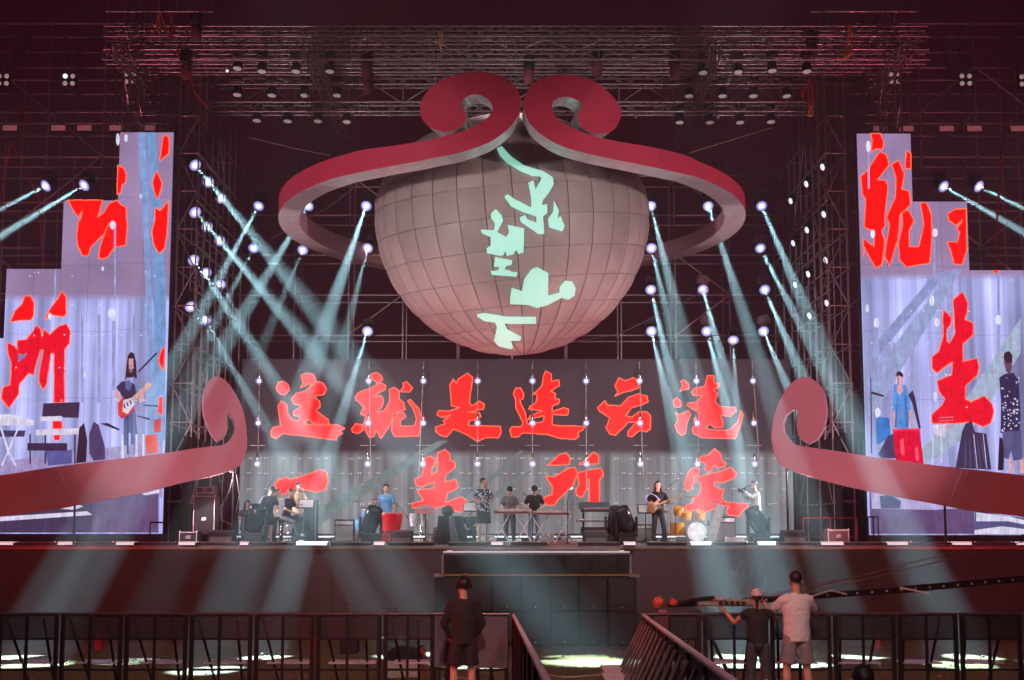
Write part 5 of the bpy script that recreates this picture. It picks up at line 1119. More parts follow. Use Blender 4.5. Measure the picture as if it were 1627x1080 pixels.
guitar()
def wedge(label,px,Y,w=.62,rz=0,m=None):
    t=thing('monitor_speaker',label,'monitor speaker',stand(px,Y),rz,'wedge monitors on the stage edge')
    pr=[(-w/2,-.26,0),(-w/2,.26,0),(-w/2,.26,.2),(-w/2,.1,.40),(-w/2,-.2,.34),(-w/2,-.26,.24)]
    MB().prism(pr,(w,0,0)).build('cabinet',m or mat('speaker_cabinet',(0,0,0)),t)
    MB().prism([(-w/2+.03,.085,.405),(-w/2+.03,-.185,.352),(-w/2+.03,-.18,.34),(-w/2+.03,.085,.39)],(w-.06,0,0)).build('top_grille',mat('wedge_grille',(.16,.17,.165),.5,.2,scale=60),t)
    MB().box((0,-.265,.12),(w*.86,.015,.16)).build('front_grille',mat('wedge_grille',(0,0,0)),t)
    for s in (-1,1): MB().box((s*(w/2+.004),0,.16),(.01,.16,.04)).build('handle',BLK,t)
    return t
wedge('dark wedge monitor at the far left of the stage edge',354,30.7,.66); wedge('grey green wedge monitor in front of the big red drum',639,30.75,.58); wedge('grey wedge monitor in front of the keyboard rack',946,30.75,.66); wedge('wedge monitor with shiny side on the right of the cameraman',1259,30.7,.62,m=mat('speaker_cabinet',(0,0,0)))
def floorhead(label,px,Y,tilt,s=1.35,roll=0):
    t=thing('moving_head_lamp',label,'stage light',stand(px,Y),roll,'large moving heads on the stage floor')
    MB().box((0,0,.10*s),(.40*s,.36*s,.2*s),bev=.03).build('base',BLM,t)
    g=MB()
    for k in (-1,1): g.box((k*.22*s,0,.38*s),(.05*s,.16*s,.44*s),bev=.015)
    g.box((0,0,.22*s),(.48*s,.18*s,.05*s)).build('yoke',BLM,t)
    q=RY(tilt)@RX(.35)
    MB().lathe((0,0,.47*s),[(.08*s,-.26*s),(.16*s,-.2*s),(.18*s,0),(.175*s,.2*s),(.17*s,.34*s),(.155*s,.35*s),(.14*s,.32*s)],R=q,n=20).build('head',mat('glossy_black',(.03,.03,.035),.2),t)
    MB().lathe(Vector((0,0,.47*s))+q@V(0,0,.31*s),[(.002,.02),(.1*s,.012),(.14*s,0)],R=q,n=18).build('lens',mat('dark_lens',(.1,.12,.15),.05,spec=.9),t)
floorhead('large black moving head at the left among the seated crew',405,31.0,.3); floorhead('large shiny moving head left of the red drum',589,30.9,.35,1.3); floorhead('large black moving head between keyboard rack and guitarist',995,31.0,-.4,1.3); floorhead('large black moving head at the camera operator\'s feet',1205,30.8,-.5,1.3); floorhead('smaller moving head just left of the keyboard moving head',978,31.5,.1,1.3)
def xtable(label,px0,px1,Y,z=.92,m=WHT,thick=.12):
    a=stand(px0,Y); b=stand(px1,Y); c=(a+b)/2; w=b.x-a.x
    t=thing('zither',label,'instrument',c,0,'zithers on crossed white legs')
    n=10; up=[(-w/2+w*i/n,0,z+thick*.5+.035*math.sin(PI*i/n)) for i in range(n+1)]; lo=[(-w/2+w*i/n,0,z-thick*.4) for i in range(n,-1,-1)]
    MB().prism([(x,-.15,zz) for x,_,zz in up+lo],(0,.32,0)).build('soundboard',mat('pale_pink_wood',(.62,.50,.48),.4),t)
    MB().box((0,-.155,z-.01),(w*.96,.012,.05)).build('front_stripe',mat('dark_stripe',(.15,.05,.04),.4),t)
    for i in range(5): MB().box((-w*.35+i*w*.17,-.05,z+thick*.5+.05),(.02,.2,.05)).build('bridge',WHT,t)
    for cx in (-w*.3,w*.3):
        for s in (-1,1):
            MB().tube((cx-s*.24,-.1+.2*(s>0),0.01),(cx+s*.24,-.1+.2*(s>0),z-.06),.018).build('leg',WHT,t)
    return t
xtable('pale long zither on crossed white legs, left of the two',785,844,31.9); xtable('pale long zither on crossed white legs, right of the two',846,906,31.7,.88)
def kbrack():
    t=thing('keyboard_rack','black two tier keyboard rack with lit screen right of the zithers','keyboard',stand(950,32.2))
    for x in (-.42,.42):
        for y in (-.2,.2): MB().tube((x,y,0),(x,y,1.0),.02).build('leg',BLM,t)
    MB().box((0,.1,.98),(1.0,.36,.1),bev=.02).build('upper_keyboard',BLK,t); MB().box((0,-.06,1.04),(.9,.1,.012)).build('white_keys',WHT,t)
    MB().box((0,-.02,.68),(1.25,.36,.09),bev=.02).build('lower_keyboard',mat('silver_keyboard',(.45,.43,.45),.4),t); MB().box((0,-.21,.70),(1.1,.03,.03)).build('white_keys',WHT,t)
    MB().box((-.1,.14,1.12),(.9,.03,.2),R=RX(-.4)).build('control_panel',BLM,t); 
    for k in range(9): MB().box((-.38+k*.09,-.085,1.01),(.045,.01,.03)).build('lit_key',em('key_glow',(.9,.2,.3),.7),t)
    MB().box((.02,.16,1.1),(.14,.02,.1)).build('display',em('display_glow',(1,.1,.15),.9),t)
    MB().box((0,0,.36),(1.0,.4,.25),bev=.02).build('amp_case',BLK,t)
kbrack()
def blacktable():
    t=thing('draped_table','small table draped in black cloth with bag on top','table',stand(716,31.4))
    n=36; vs=[]; prof=[(.29,.80),(.31,.78),(.33,.5),(.38,.2),(.44,.01)]
    for r,z in prof:
        for k in range(n):
            a=2*PI*k/n; q=1/max(abs(math.cos(a)),abs(math.sin(a)))**.7; f=1+.06*math.sin(a*9)*(1-z)
            vs.append((r*q*f*math.cos(a)*1.15,r*q*f*math.sin(a)*.8,z))
    fs=[(j*n+k,(j+1)*n+k,(j+1)*n+(k+1)%n,j*n+(k+1)%n) for j in range(len(prof)-1) for k in range(n)]+[tuple(range(n))]
    MB().add(vs,fs,True).build('cloth',CLO,t)
    for k in range(5): MB().path([(-.02+k*.03,-.30,.80),(.0+k*.035,-.36,.5),(.05+k*.05,-.41,.04)],.006).build('cable',mat('pale_cable',(.5,.48,.5),.6),t)
    b=MB(); b.ell((0,0,0),(.18,.12,.16),n=14,m=8); b.v=[v+Vector(noise.noise_vector(v*8))*.03 for v in b.v]
    o=b.build('bag',mat('black_bag',(.02,.02,.022),.6),loc=stand(711,31.4)+V(0,0,.94)); tag(o,'crumpled black bag resting on the draped table','bag')
blacktable()
def reddrum():
    t=thing('red_drum','big bright red barrel drum in front of the blue shirted drummer','drum',stand(621,32.6))
    MB().lathe((0,0,.36),[(.26,0),(.30,.1),(.335,.35),(.345,.5)],n=28).build('shell',mat('drum_red_lacquer_glow',(.72,.02,.03),.25,var=.08,bump=0,emit=(.7,.01,.02),estr=.12,sample=False),t)  # red lacquer shell also carries a faint glow of its own
    MB().lathe((0,0,.855),[(.35,0),(.355,.03),(.34,.045)],n=28).build('rim',mat('drum_rim_red',(.8,.1,.1),.3),t); MB().lathe((0,0,.902),[(.33,0),(.33,.006)],n=28).build('drumhead',WHT,t)
    for k in range(4): 
        a=k*PI/2+.6; MB().tube((.25*math.cos(a),.25*math.sin(a),.4),(.34*math.cos(a),.34*math.sin(a),0),.02).build('leg',BLM,t)
    o=MB().box((0,0,.17),(.42,.03,.28)).build('drum_sign',mat('red_pattern_cloth',(.7,.08,.09),.6,var=.7,scale=18),loc=stand(611,31.9)); tag(o,'small red patterned cloth panel under the big red drum','cloth panel')
reddrum()
def cymbal_stand(t,x,y,z,r=.2,tilt=.15):
    MB().tube((x,y,.3),(x,y,z),.011).build('stand_pole',CHR,t)
    for k in range(3):
        a=k*2*PI/3+.4; MB().tube((x,y,.35),(x+.24*math.cos(a),y+.24*math.sin(a),.0),.009).build('stand_leg',CHR,t)
    MB().lathe((x,y,z),[(r,0),(r*.3,.012),(.03,.03),(.008,.032)],R=RX(tilt),n=20).build('cymbal',mat('brass_cymbal',(.55,.48,.35),.25,.9,bump=0),t)
def percussion():
    t=thing('percussion_set','blue percussion set with cymbal and stands left of the red drum','drum kit',stand(584,32.8))
    for x,z,r in ((-.02,.95,.17),(.16,.8,.16),(-.2,.62,.18)): MB().lathe((x,0,z),[(r*.9,-.2),(r,-.19),(r,.08),(r*.95,.09)],R=RX(.3),n=18).build('drum_shell',mat('blue_drum_shell',(.12,.35,.65),.3),t)
    cymbal_stand(t,-.32,.1,1.25,.2); cymbal_stand(t,.2,.2,1.3,.18); cymbal_stand(t,-.1,-.2,1.05,.15)
    t=thing('conga_drum','pair of small white topped hand drums right of the red drum','drum',stand(664,32.3))
    for x in (-.12,.16): 
        MB().lathe((x,0,.5),[(.10,0),(.13,.2),(.12,.38)],n=16).build('shell',WHT,t)
        for a in (0,2.1,4.2): MB().tube((x+.1*math.cos(a),.1*math.sin(a),.55),(x+.2*math.cos(a),.2*math.sin(a),0),.012).build('leg',CHR,t)
    t=thing('music_stand','pale red music stand with sheet beside the red drum','music stand',stand(676,32.0))
    MB().tube((0,0,0),(0,0,.9),.014).build('pole',BLM,t); MB().box((0,0,1.0),(.5,.02,.28),R=RX(-.35)).build('desk',mat('reddish_desk',(.6,.15,.15),.5),t)
    for k in range(4): MB().box((0,-.022-.006*k,.92+k*.05),(.46,.012,.012),R=RX(-.35)).build('line_bar',WHT,t)
    for k in range(3): MB().tube((0,0,.2),(.2*math.cos(k*2.1),.2*math.sin(k*2.1),0),.01).build('leg',BLM,t)
percussion()
def drumkit():
    t=thing('drum_kit','drum kit with amber toms and pale bass drum right of guitarist','drum kit',stand(1098,33.3))
    A=mat('amber_shell',(.62,.27,.05),.25,bump=0); 
    MB().lathe((.12,-.1,.33),[(.29,-.22),(.30,-.2),(.30,.2),(.29,.22)],R=RX(PI/2),n=26).build('bass_drum',mat('pale_shell',(.6,.66,.66),.3),t)
    MB().lathe((.12,-.33,.33),[(.27,0),(.27,.01)],R=RX(PI/2),n=26).build('bass_head',WHT,t)
    MB().lathe((-.42,0,.42),[(.21,-.2),(.22,.2)],n=20).build('floor_tom',A,t)
    for x,z in ((-.12,.85),(.3,.85),(-.36,.98)): MB().lathe((x,.05,z),[(.15,-.12),(.155,.1),(.15,.11)],R=RX(.35),n=18).build('tom',A,t)
    MB().lathe((.55,-.1,.6),[(.18,-.08),(.18,.08)],n=18).build('snare',CHR,t)
    for x,y,z,r in ((-.7,.1,1.2,.24),(.75,.1,1.25,.24),(.1,.3,1.4,.2),(-.85,-.2,.95,.17),(.45,.35,1.1,.18)): cymbal_stand(t,x,y,z,r,random.uniform(.1,.4))
    o=MB().box((0,0,.57),(.26,.12,1.14),bev=.02); o.box((0,-.062,.57),(.1,.01,1.0)); o=o.build('slatted_board',mat('grey_board',(.42,.42,.38),.5),loc=stand(1128,31.2)+V(-.0,0,.03),); o.rotation_euler=(-.1,.30,0); tag(o,'long pale slotted board leaning in front of the drum kit','board')
drumkit()
def micstand(label,px,Y,z=1.45,boom=(.3,-.05,.15)):
    t=thing('microphone_stand',label,'microphone stand',stand(px,Y),0,'microphone stands')
    MB().lathe((0,0,0),[(.13,0),(.13,.02),(.02,.04)],n=16).build('base',BLK,t); MB().tube((0,0,.02),(0,0,z),.011).build('pole',BLM,t)
    b=V(0,0,z); e=b+V(*boom); MB().tube(b,e,.008).build('boom',BLM,t); MB().cap(e,e+V(*boom).normalized()*.1,.022,.018,8).build('microphone',CHR,t)
micstand('straight microphone stand right in front of the floral singer',773,30.75,1.5,(.0,.1,.08)); micstand('microphone stand with boom rising at the guitarist\'s right',1052,32,1.5,(.45,-.05,.35)); micstand('thin microphone stand between the right zither and the keyboard rack',902,31.2,1.25,(.1,.1,.3)); micstand('tall microphone stand left of the blue percussion',570,31.8,1.35,(.1,0,.35)); micstand('boom microphone stand behind the red drum on its right',630,33,1.2,(.3,0,-.4)); micstand('boom microphone stand left of the tan shirted musician',420,33,1.5,(.25,0,.45))
def stool():
    t=thing('bar_stool','wooden topped bar stool under the sideways musician','stool',stand(453,31.65))
    MB().lathe((0,0,.68),[(.18,0),(.19,.02),(.18,.05)],n=20).build('seat',mat('stool_wood',(.35,.14,.08),.4),t)
    for k in range(4):
        a=k*PI/2+.7; MB().tube((.1*math.cos(a),.1*math.sin(a),.68),(.2*math.cos(a),.2*math.sin(a),0),.013).build('leg',CHR,t)
    MB().path([(.16*math.cos(a),.16*math.sin(a),.25) for a in [i*PI/6 for i in range(13)]],.008).build('footring',CHR,t)
    t=thing('chair','low black folding chair under the seated crew member','chair',stand(402,32.2),.9)
    MB().box((0,.02,.43),(.42,.4,.04),bev=.01).build('seat',BLK,t); MB().box((0,.22,.75),(.42,.03,.3),bev=.01).build('backrest',BLK,t)
    for x in (-.18,.18):
        for y in (-.15,.18): MB().tube((x,y,.43),(x,y*1.2,0),.012).build('leg',BLM,t)
    t=thing('flute','thin flute held up by the tan shirted musician','flute',stand(473,32.6)+V(-.02,-.3,1.56),.3)
    MB().tube((-.12,0,.02),(.5,0,-.06),.012).build('tube',CHR,t)
    t=thing('video_camera','black shoulder video camera in front of the operator','camera',stand(1192,31.2)+V(-.02,-.05,1.52),-1.35)
    MB().box((0,0,0),(.14,.34,.16),bev=.02).build('camera_body',BLK,t); MB().lathe((0,-.17,0),[(.05,0),(.06,.12),(.07,.14)],R=RX(PI/2),n=14).build('lens_barrel',BLM,t); MB().box((0,.02,.12),(.03,.24,.03)).build('top_handle',BLK,t); MB().box((.1,-.1,.04),(.06,.08,.05)).build('viewfinder',BLK,t); MB().tube((0,0,-.08),(0,0,-.22),.02).build('grip',BLK,t)
stool()
def case(label,px,Y,w,h,d=.5,m=None,rz=0):
    t=thing('flight_case',label,'flight case',stand(px,Y),rz,'flight cases at the stage sides')
    MB().box((0,0,h/2+.03),(w,d,h),bev=.012).build('shell',m or mat('case_black',(.03,.028,.03),.5),t)
    for x in (-1,1):
        for z in (0,1): MB().box((x*(w/2-.015),-d/2+.01,.03+z*h+(.015 if z==0 else -.015)),(.05,.04,.05)).build('corner',ALU,t)
        MB().box((x*(w/2-.01),-d/2-.004,h/2+.03),(.022,.012,h-.1)).build('edge_rail',ALU,t)
    for z in (.06,h): MB().box((0,-d/2-.004,z),(w-.1,.012,.022)).build('edge_rail',ALU,t)
    MB().box((0,-d/2-.008,h/2+.03),(.14,.016,.1)).build('latch_plate',CHR,t)
    return t
case('low flight case with bright latch at the left of the stage',303,31.5,.5,.34); case('tall black rack case standing at the left of the stage',327,32.4,.62,1.38); case('small case balanced on top of the tall rack case',327,32.35,.5,.22).location.z+=1.42
case('red edged flight case on the right of the stage',1328,31.8,.6,.4,m=mat('case_maroon',(.3,.1,.1),.5)); case('black equipment case behind the seated crew at left',488,34,.6,1.3)
for i,x in enumerate((515,540,560,690,870,895,1010,1150,1165,775,1090)):
    case(f'small low equipment box by the back screen foot, {ORD[i]} counted',x,35+random.uniform(-.8,.6),random.uniform(.35,.6),random.uniform(.12,.26),.4,m=random.choice([mat('case_black',(0,0,0)),mat('case_grey',(.3,.32,.33),.5),mat('case_white',(.55,.55,.56),.5)])); 
for o in bpy.data.objects:
    if o.get('label','').endswith(' counted') and 'equipment box' in o['label']:
        i=ORD.index(o['label'].split(', ')[1].split()[0]); o['label']=['small low box behind the flute player','small low box right of the flute player','small low box left of the percussion','small box left of the draped table','small box behind the right zither legs','small box left of the keyboard rack','small box behind the left of the guitarist','small box behind the cameraman, left one','small box just behind the cameraman','small box behind the singer','small box behind the drum kit'][i]+' near the screen foot'
def rail(label,x0,x1,Y,h,m,zb=0):
    a=stand(x0,Y); b=stand(x1,Y); t=thing('railing',label,'railing',(a+b)/2,0,'low rails at the stage sides'); w=(b.x-a.x)/2
    MB().tube((-w,0,h),(w,0,h),.025).build('top_rail',m,t)
    for s in (-1,0,1): MB().tube((s*w,0,0),(s*w,0,h),.02).build('post',m,t)
    MB().tube((-w,0,h*.25),(w,0,h*.25),.015).build('lower_rail',m,t)
rail('red topped low rail at the right behind the flight case',1277,1362,32.6,.75,mat('red_rail',(.5,.06,.05),.5)); rail('dark low rail in front of the right stepped screen foot',1380,1396,32.4,.78,BLM); rail('dark low rail before the left stepped screen foot',238,280,32.4,.62,BLM)
# light stand by the left scroll
def lstand():
    t=thing('light_stand','thin black stand with a small lamp clamped under the left curl','stand',stand(368,31.9))
    MB().tube((0,0,0),(0,0,2.2),.018).build('pole',BLM,t); MB().box((.02,-.05,2.1),(.2,.12,.12),bev=.02).build('lamp_head',BLK,t)
    for k in range(3): MB().tube((0,0,.5),(.35*math.cos(k*2.1),.35*math.sin(k*2.1),0),.013).build('leg',BLM,t)
    MB().path([(.05,0,2.1),(-.1,0,1.5),(-.35,0,1.0),(-.3,0,.7),(.1,0,.5)],.009).build('cable',GUY,t)
    MB().path([(.1,0,2.0),(.2,0,1.4),(.1,0,.9)],.009).build('cable',GUY,t)
lstand()
# loose cables and small bits lying on the deck
for i in range(12):
    x=380+i*72+random.uniform(-20,20); p=stand(x,30.9+random.random()*1.5); t=MB(); pts=[]; a=0; q=V(0,0,.02)
    for k in range(14):
        a+=random.uniform(-1,1); q=q+V(math.cos(a),math.sin(a)*.6,0)*.1; pts.append(Vector(q)); pts[-1].z=.015+.03*abs(math.sin(k*1.3))
    t.path(pts,.013,5); o=t.build('loose_cable',random.choice([RUB,mat('red_cable',(.5,.05,.05),.6),GUY]),loc=p); tag(o,f'loose coil of cable lying on the front of the deck, {ORD[i]} from the left','cable','loose cables on the deck')
for i in range(10):
    x=395+i*88+random.uniform(-25,25); p=stand(x,31.1+random.random()*.5); o=MB().box((0,0,.045),(random.uniform(.15,.35),.18,.09),bev=.02).build('stage_box',random.choice([BLM,mat('case_grey',(0,0,0)),mat('case_white',(0,0,0))]),loc=p); tag(o,f'small cable box on the front of the deck, {ORD[i]} from the left','box','small boxes on the deck')
red=MB().box((0,0,.006),(2.0,1.2,.008)).build('red_mat',mat('red_mat',(.55,.06,.06),.8),loc=stand(880,31.3)); tag(red,'flat red mat on the deck in front of the right zither','mat')
red=MB().box((0,0,.006),(1.6,1.0,.008)).build('red_mat',mat('red_mat',(0,0,0)),loc=stand(1172,31.4)); tag(red,'flat red mat on the deck at the camera operator\'s side','mat')
# ---------------------------------------------------------------- smoke drifting over the skirt
def smoke():
    b=MB().ell((0,0,0),(.5,.4,1.0),n=20,m=14); o=b.build('smoke',None,loc=P(1188,925,29.4)); m=bpy.data.materials.new('stage_smoke'); m.use_nodes=True; nt=m.node_tree; nt.nodes.clear()
    u=nt.nodes.new('ShaderNodeOutputMaterial'); v=nt.nodes.new('ShaderNodeVolumePrincipled'); v.inputs['Color'].default_value=(.75,.95,1,1); tc=nt.nodes.new('ShaderNodeTexCoord'); mp=nt.nodes.new('ShaderNodeMapping'); mp.inputs['Scale'].default_value=(1,1,.45)
    n=nt.nodes.new('ShaderNodeTexNoise'); n.inputs['Scale'].default_value=3.2; n.inputs['Detail'].default_value=4; n.inputs['Distortion'].default_value=1.2; nt.links.new(tc.outputs['Object'],mp.inputs[0]); nt.links.new(mp.outputs[0],n.inputs['Vector'])
    r=nt.nodes.new('ShaderNodeMapRange'); r.inputs['From Min'].default_value=.46; r.inputs['From Max'].default_value=.75; r.inputs['To Max'].default_value=2.2; nt.links.new(n.outputs['Fac'],r.inputs['Value']); nt.links.new(r.outputs[0],v.inputs['Density']); nt.links.new(v.outputs[0],u.inputs['Volume'])
    o.data.materials.clear(); o.data.materials.append(m); tag(o,'puff of teal lit smoke drifting down the stage skirt','smoke',kind='stuff')
smoke()

# ---------------------------------------------------------------- amplifiers and more stands
def amp(label,px,Y,w=.6,h=.55):
    t=thing('guitar_amplifier',label,'amplifier',stand(px,Y),0,'amplifiers behind the band')
    MB().box((0,0,h/2+.02),(w,.32,h),bev=.02).build('cabinet',mat('amp_tolex',(.04,.038,.04),.7),t); MB().box((0,-.165,h*.42),(w*.88,.012,h*.66)).build('grille_cloth',mat('amp_cloth',(.22,.21,.2),.8,scale=50),t)
    MB().box((0,-.166,h*.88),(w*.88,.014,h*.14)).build('control_panel',mat('amp_panel',(.55,.53,.5),.3,.4),t)
    for k in range(5): MB().lathe((-w*.3+k*w*.15,-.175,h*.88),[(.016,0),(.014,.02)],R=RX(PI/2),n=8).build('knob',BLK,t)
amp('black guitar amplifier left of the guitarist by the screen foot',1022,34.4); amp('black amplifier just behind the kit on its right',1150,34.6,.7,.8); amp('black amplifier left of the blue percussion',548,34.2,.6,.7); amp('small amplifier behind the draped table',702,34.4,.5,.45); amp('black amplifier right of the keyboard rack',985,34.5,.6,.6)
def mstand(label,px,Y,h=1.05,tilt=-.5):
    t=thing('music_stand',label,'music stand',stand(px,Y),0,'music stands'); MB().tube((0,0,0),(0,0,h),.013).build('pole',BLM,t); MB().box((0,0,h+.1),(.46,.015,.3),R=RX(tilt)).build('desk',BLM,t); MB().box((0,-.02,h+.11),(.4,.006,.24),R=RX(tilt)).build('sheet',WHT,t)
    for k in range(3): MB().tube((0,0,.2),(.22*math.cos(k*2.1),.22*math.sin(k*2.1),0),.01).build('leg',BLM,t)
mstand('black music stand with white sheet before the stool musician',486,31.6); mstand('black music stand with white sheet left of the guitarist',1026,31.3,.9); mstand('black music stand with white sheet beside the floral singer',748,31.2,.95)
micstand('low microphone stand by the drum kit on its left',1074,32.6,.9,(.25,0,.2)); micstand('overhead microphone stand behind the drum kit',1120,34.2,1.7,(-.4,-.1,.1)); micstand('boom microphone stand before the flute player',492,32.2,1.35,(-.3,0,.25)); micstand('microphone stand between the two zithers',846,31.2,1.2,(-.2,.1,.2))
person('musician in dark shirt seated with a hand drum at far left of band',stand(390,33.0)+V(0,0,0),.5,1.7,lean=14,head=(0,12),pelz=.5,arms={'L':((.26,-.2,.78),(.12,-.42,.78)),'R':((-.26,-.2,.78),(-.12,-.42,.76))},legs={'L':((.18,-.44,.52),(.2,-.4,.07)),'R':((-.18,-.44,.52),(-.2,-.4,.07))},top=navyT,bottom=jeansd,hair='long',group='musicians and crew on stage')
t=thing('hand_drum','pale hand drum between the knees of the far left musician','drum',stand(390,33.0)+V(.18,-.36,0)); MB().lathe((0,0,0),[(.1,0),(.12,.1),(.15,.45),(.16,.6),(.15,.62)],n=18).build('shell',mat('pale_drum_wood',(.5,.36,.22),.4),t); MB().lathe((0,0,.622),[(.15,0),(.15,.006)],n=18).build('drumhead',WHT,t)
for i in range(16):
    x=400+i*52; p=stand(x,36.2); o=MB().box((0,0,.05),(.5,.12,.1),bev=.02).build('floor_batten_lamp',WHT if i%3 else mat('case_grey',(0,0,0)),loc=p); tag(o,f'pale batten lamp on the floor along the screen foot, {ORD[i]} from the left','light bar','batten lamps along the screen foot')
# ---------------------------------------------------------------- crowd barriers
MESH=mat('perforated_sheet',(.05,.045,.055),.5,.3,alpha=.62,bump=0); SOL=mat('grey_barrier_board',(.11,.11,.14),.55,var=.2); STP=mat('step_plate',(.7,.64,.68),.4,.4)
def barrier(label,x,Y,w=.885,rz=0,solid=False,group='crowd barriers before the stage',z=None):
    z=gz(Y) if z is None else z
    t=thing('crowd_barrier',label,'barrier',(x,Y,z),rz,group); hw=w/2
    for s in (-1,1): MB().box((s*(hw-.035),0,.59),(.055,.05,1.18),bev=.008).build('post',BLM,t)
    MB().tube((-hw,0,1.19),(hw,0,1.19),.022,n=8).build('top_rail',mat('worn_rail',(.16,.12,.13),.3,.7),t)
    MB().box((0,0,.86),(w-.12,.03,.025)).build('middle_rail',BLM,t); MB().box((0,0,.45),(w-.12,.03,.03)).build('lower_rail',BLM,t); MB().box((0,0,.06),(w-.12,.04,.04)).build('foot_rail',BLM,t)
    if solid: MB().box((0,-.03,.82),(w-.04,.012,.68)).build('solid_board',SOL,t)
    else: MB().box((0,.012,1.02),(w-.12,.006,.30)).build('mesh_sheet',MESH,t)
    MB().box((-.02,0,.59),(.035,.04,1.14)).build('middle_post',BLM,t)
    for s in (-1,1): MB().tube((s*(hw-.17)-.06,.03,1.12),(s*(hw-.17)+.09*(-s if x>0 else -s),.62,.02),.02).build('brace',BLM,t)
    MB().box((0,.46,.50),(w*.72,.34,.02)).build('step_plate',STP,t)
    MB().box((0,.62,.02),(w*.9,.06,.04)).build('base_bar',BLM,t)
    return t
Y0=15.1
xs=[-5,95,197,300,403,501,608,692]
for i,(a,b) in enumerate(zip([-108]+xs[:-1],xs)):
    xa=P(a,1000,Y0).x; xb=P(b,1000,Y0).x; 
    if i<8: barrier(f'black crowd barrier section left of the man in black, {ORD[i]} from the left edge',(xa+xb)/2,Y0+.0*i,w=xb-xa-.015)
barrier('solid grey barrier board hiding behind the man in black, left board',P(701,1000,Y0+.1).x,Y0+.1,w=.24,solid=True); barrier('solid grey barrier board just right of the man in black',P(782,1000,Y0-.05).x,Y0-.05,w=.46,solid=True)
xs=[1018,1115,1222,1322,1424,1523,1624,1724]
for i,(a,b) in enumerate(zip(xs,xs[1:])):
    xa=P(a,1000,Y0).x; xb=P(b,1000,Y0).x; barrier(f'black crowd barrier section right of the aisle, {ORD[i]} counting from the aisle',(xa+xb)/2,Y0,w=xb-xa-.015)
# two lines of barriers coming towards the camera
RB=mat('dark_red_board',(.20,.06,.075),.6,var=.15); RT=mat('rail_worn_white',(.62,.55,.57),.35,.3)
def aisle(label,p,q,solid,n,grp,bars):
    p=Vector(p); q=Vector(q); L=(q-p).length/n; d=(q-p).normalized()
    for i in range(n):
        a=p+d*L*i; b=a+d*(L-.02); za=gz(a.y); zb=gz(b.y); c=(a+b)/2
        t=thing('aisle_barrier',label%ORD[i],'barrier',(c.x,c.y,gz(c.y)),0,grp)
        W=lambda v,h,off=0: Vector((v.x+off,v.y,gz(v.y)+h))-Vector(t.location)
        MB().tube(W(a,1.18),W(b,1.18),.024,n=8).build('top_rail',RT,t)
        for v in (a,b): MB().tube(W(v,0),W(v,1.16),.025).build('post',BLM,t)
        if solid: MB().prism([W(a,.06),W(b,.06),W(b,1.14),W(a,1.14)],(.012,0,0)).build('board',RB,t)
        else:
            MB().prism([W(a,1.0),W(b,1.0),W(b,1.15),W(a,1.15)],(.006,0,0)).build('mesh_sheet',MESH,t)
            m=2
            for k in range(m):
                v=a.lerp(b,(k+.5)/m); MB().tube(W(v,1.12,-.03),W(v,.02,-.55),.017,n=6).build('brace',mat('brace_tube',(.20,.15,.17),.35,.5),t)
            MB().box((-.4,0,.5),(.3,L*.85,.02)).build('step_plate',STP,t); MB().tube(W(a,.03,-.55),W(b,.03,-.55),.02).build('base_bar',BLM,t)
aisle('solid dark red boarded barrier along the left of the aisle, %s from the stage',(.02,14.9,0),(.19,4.5,0),True,9,'boarded barriers lining the aisle',0)
aisle('slant braced barrier along the right of the aisle, %s from the stage',(1.76,14.9,0),(1.02,4.5,0),False,9,'braced barriers lining the aisle',1)
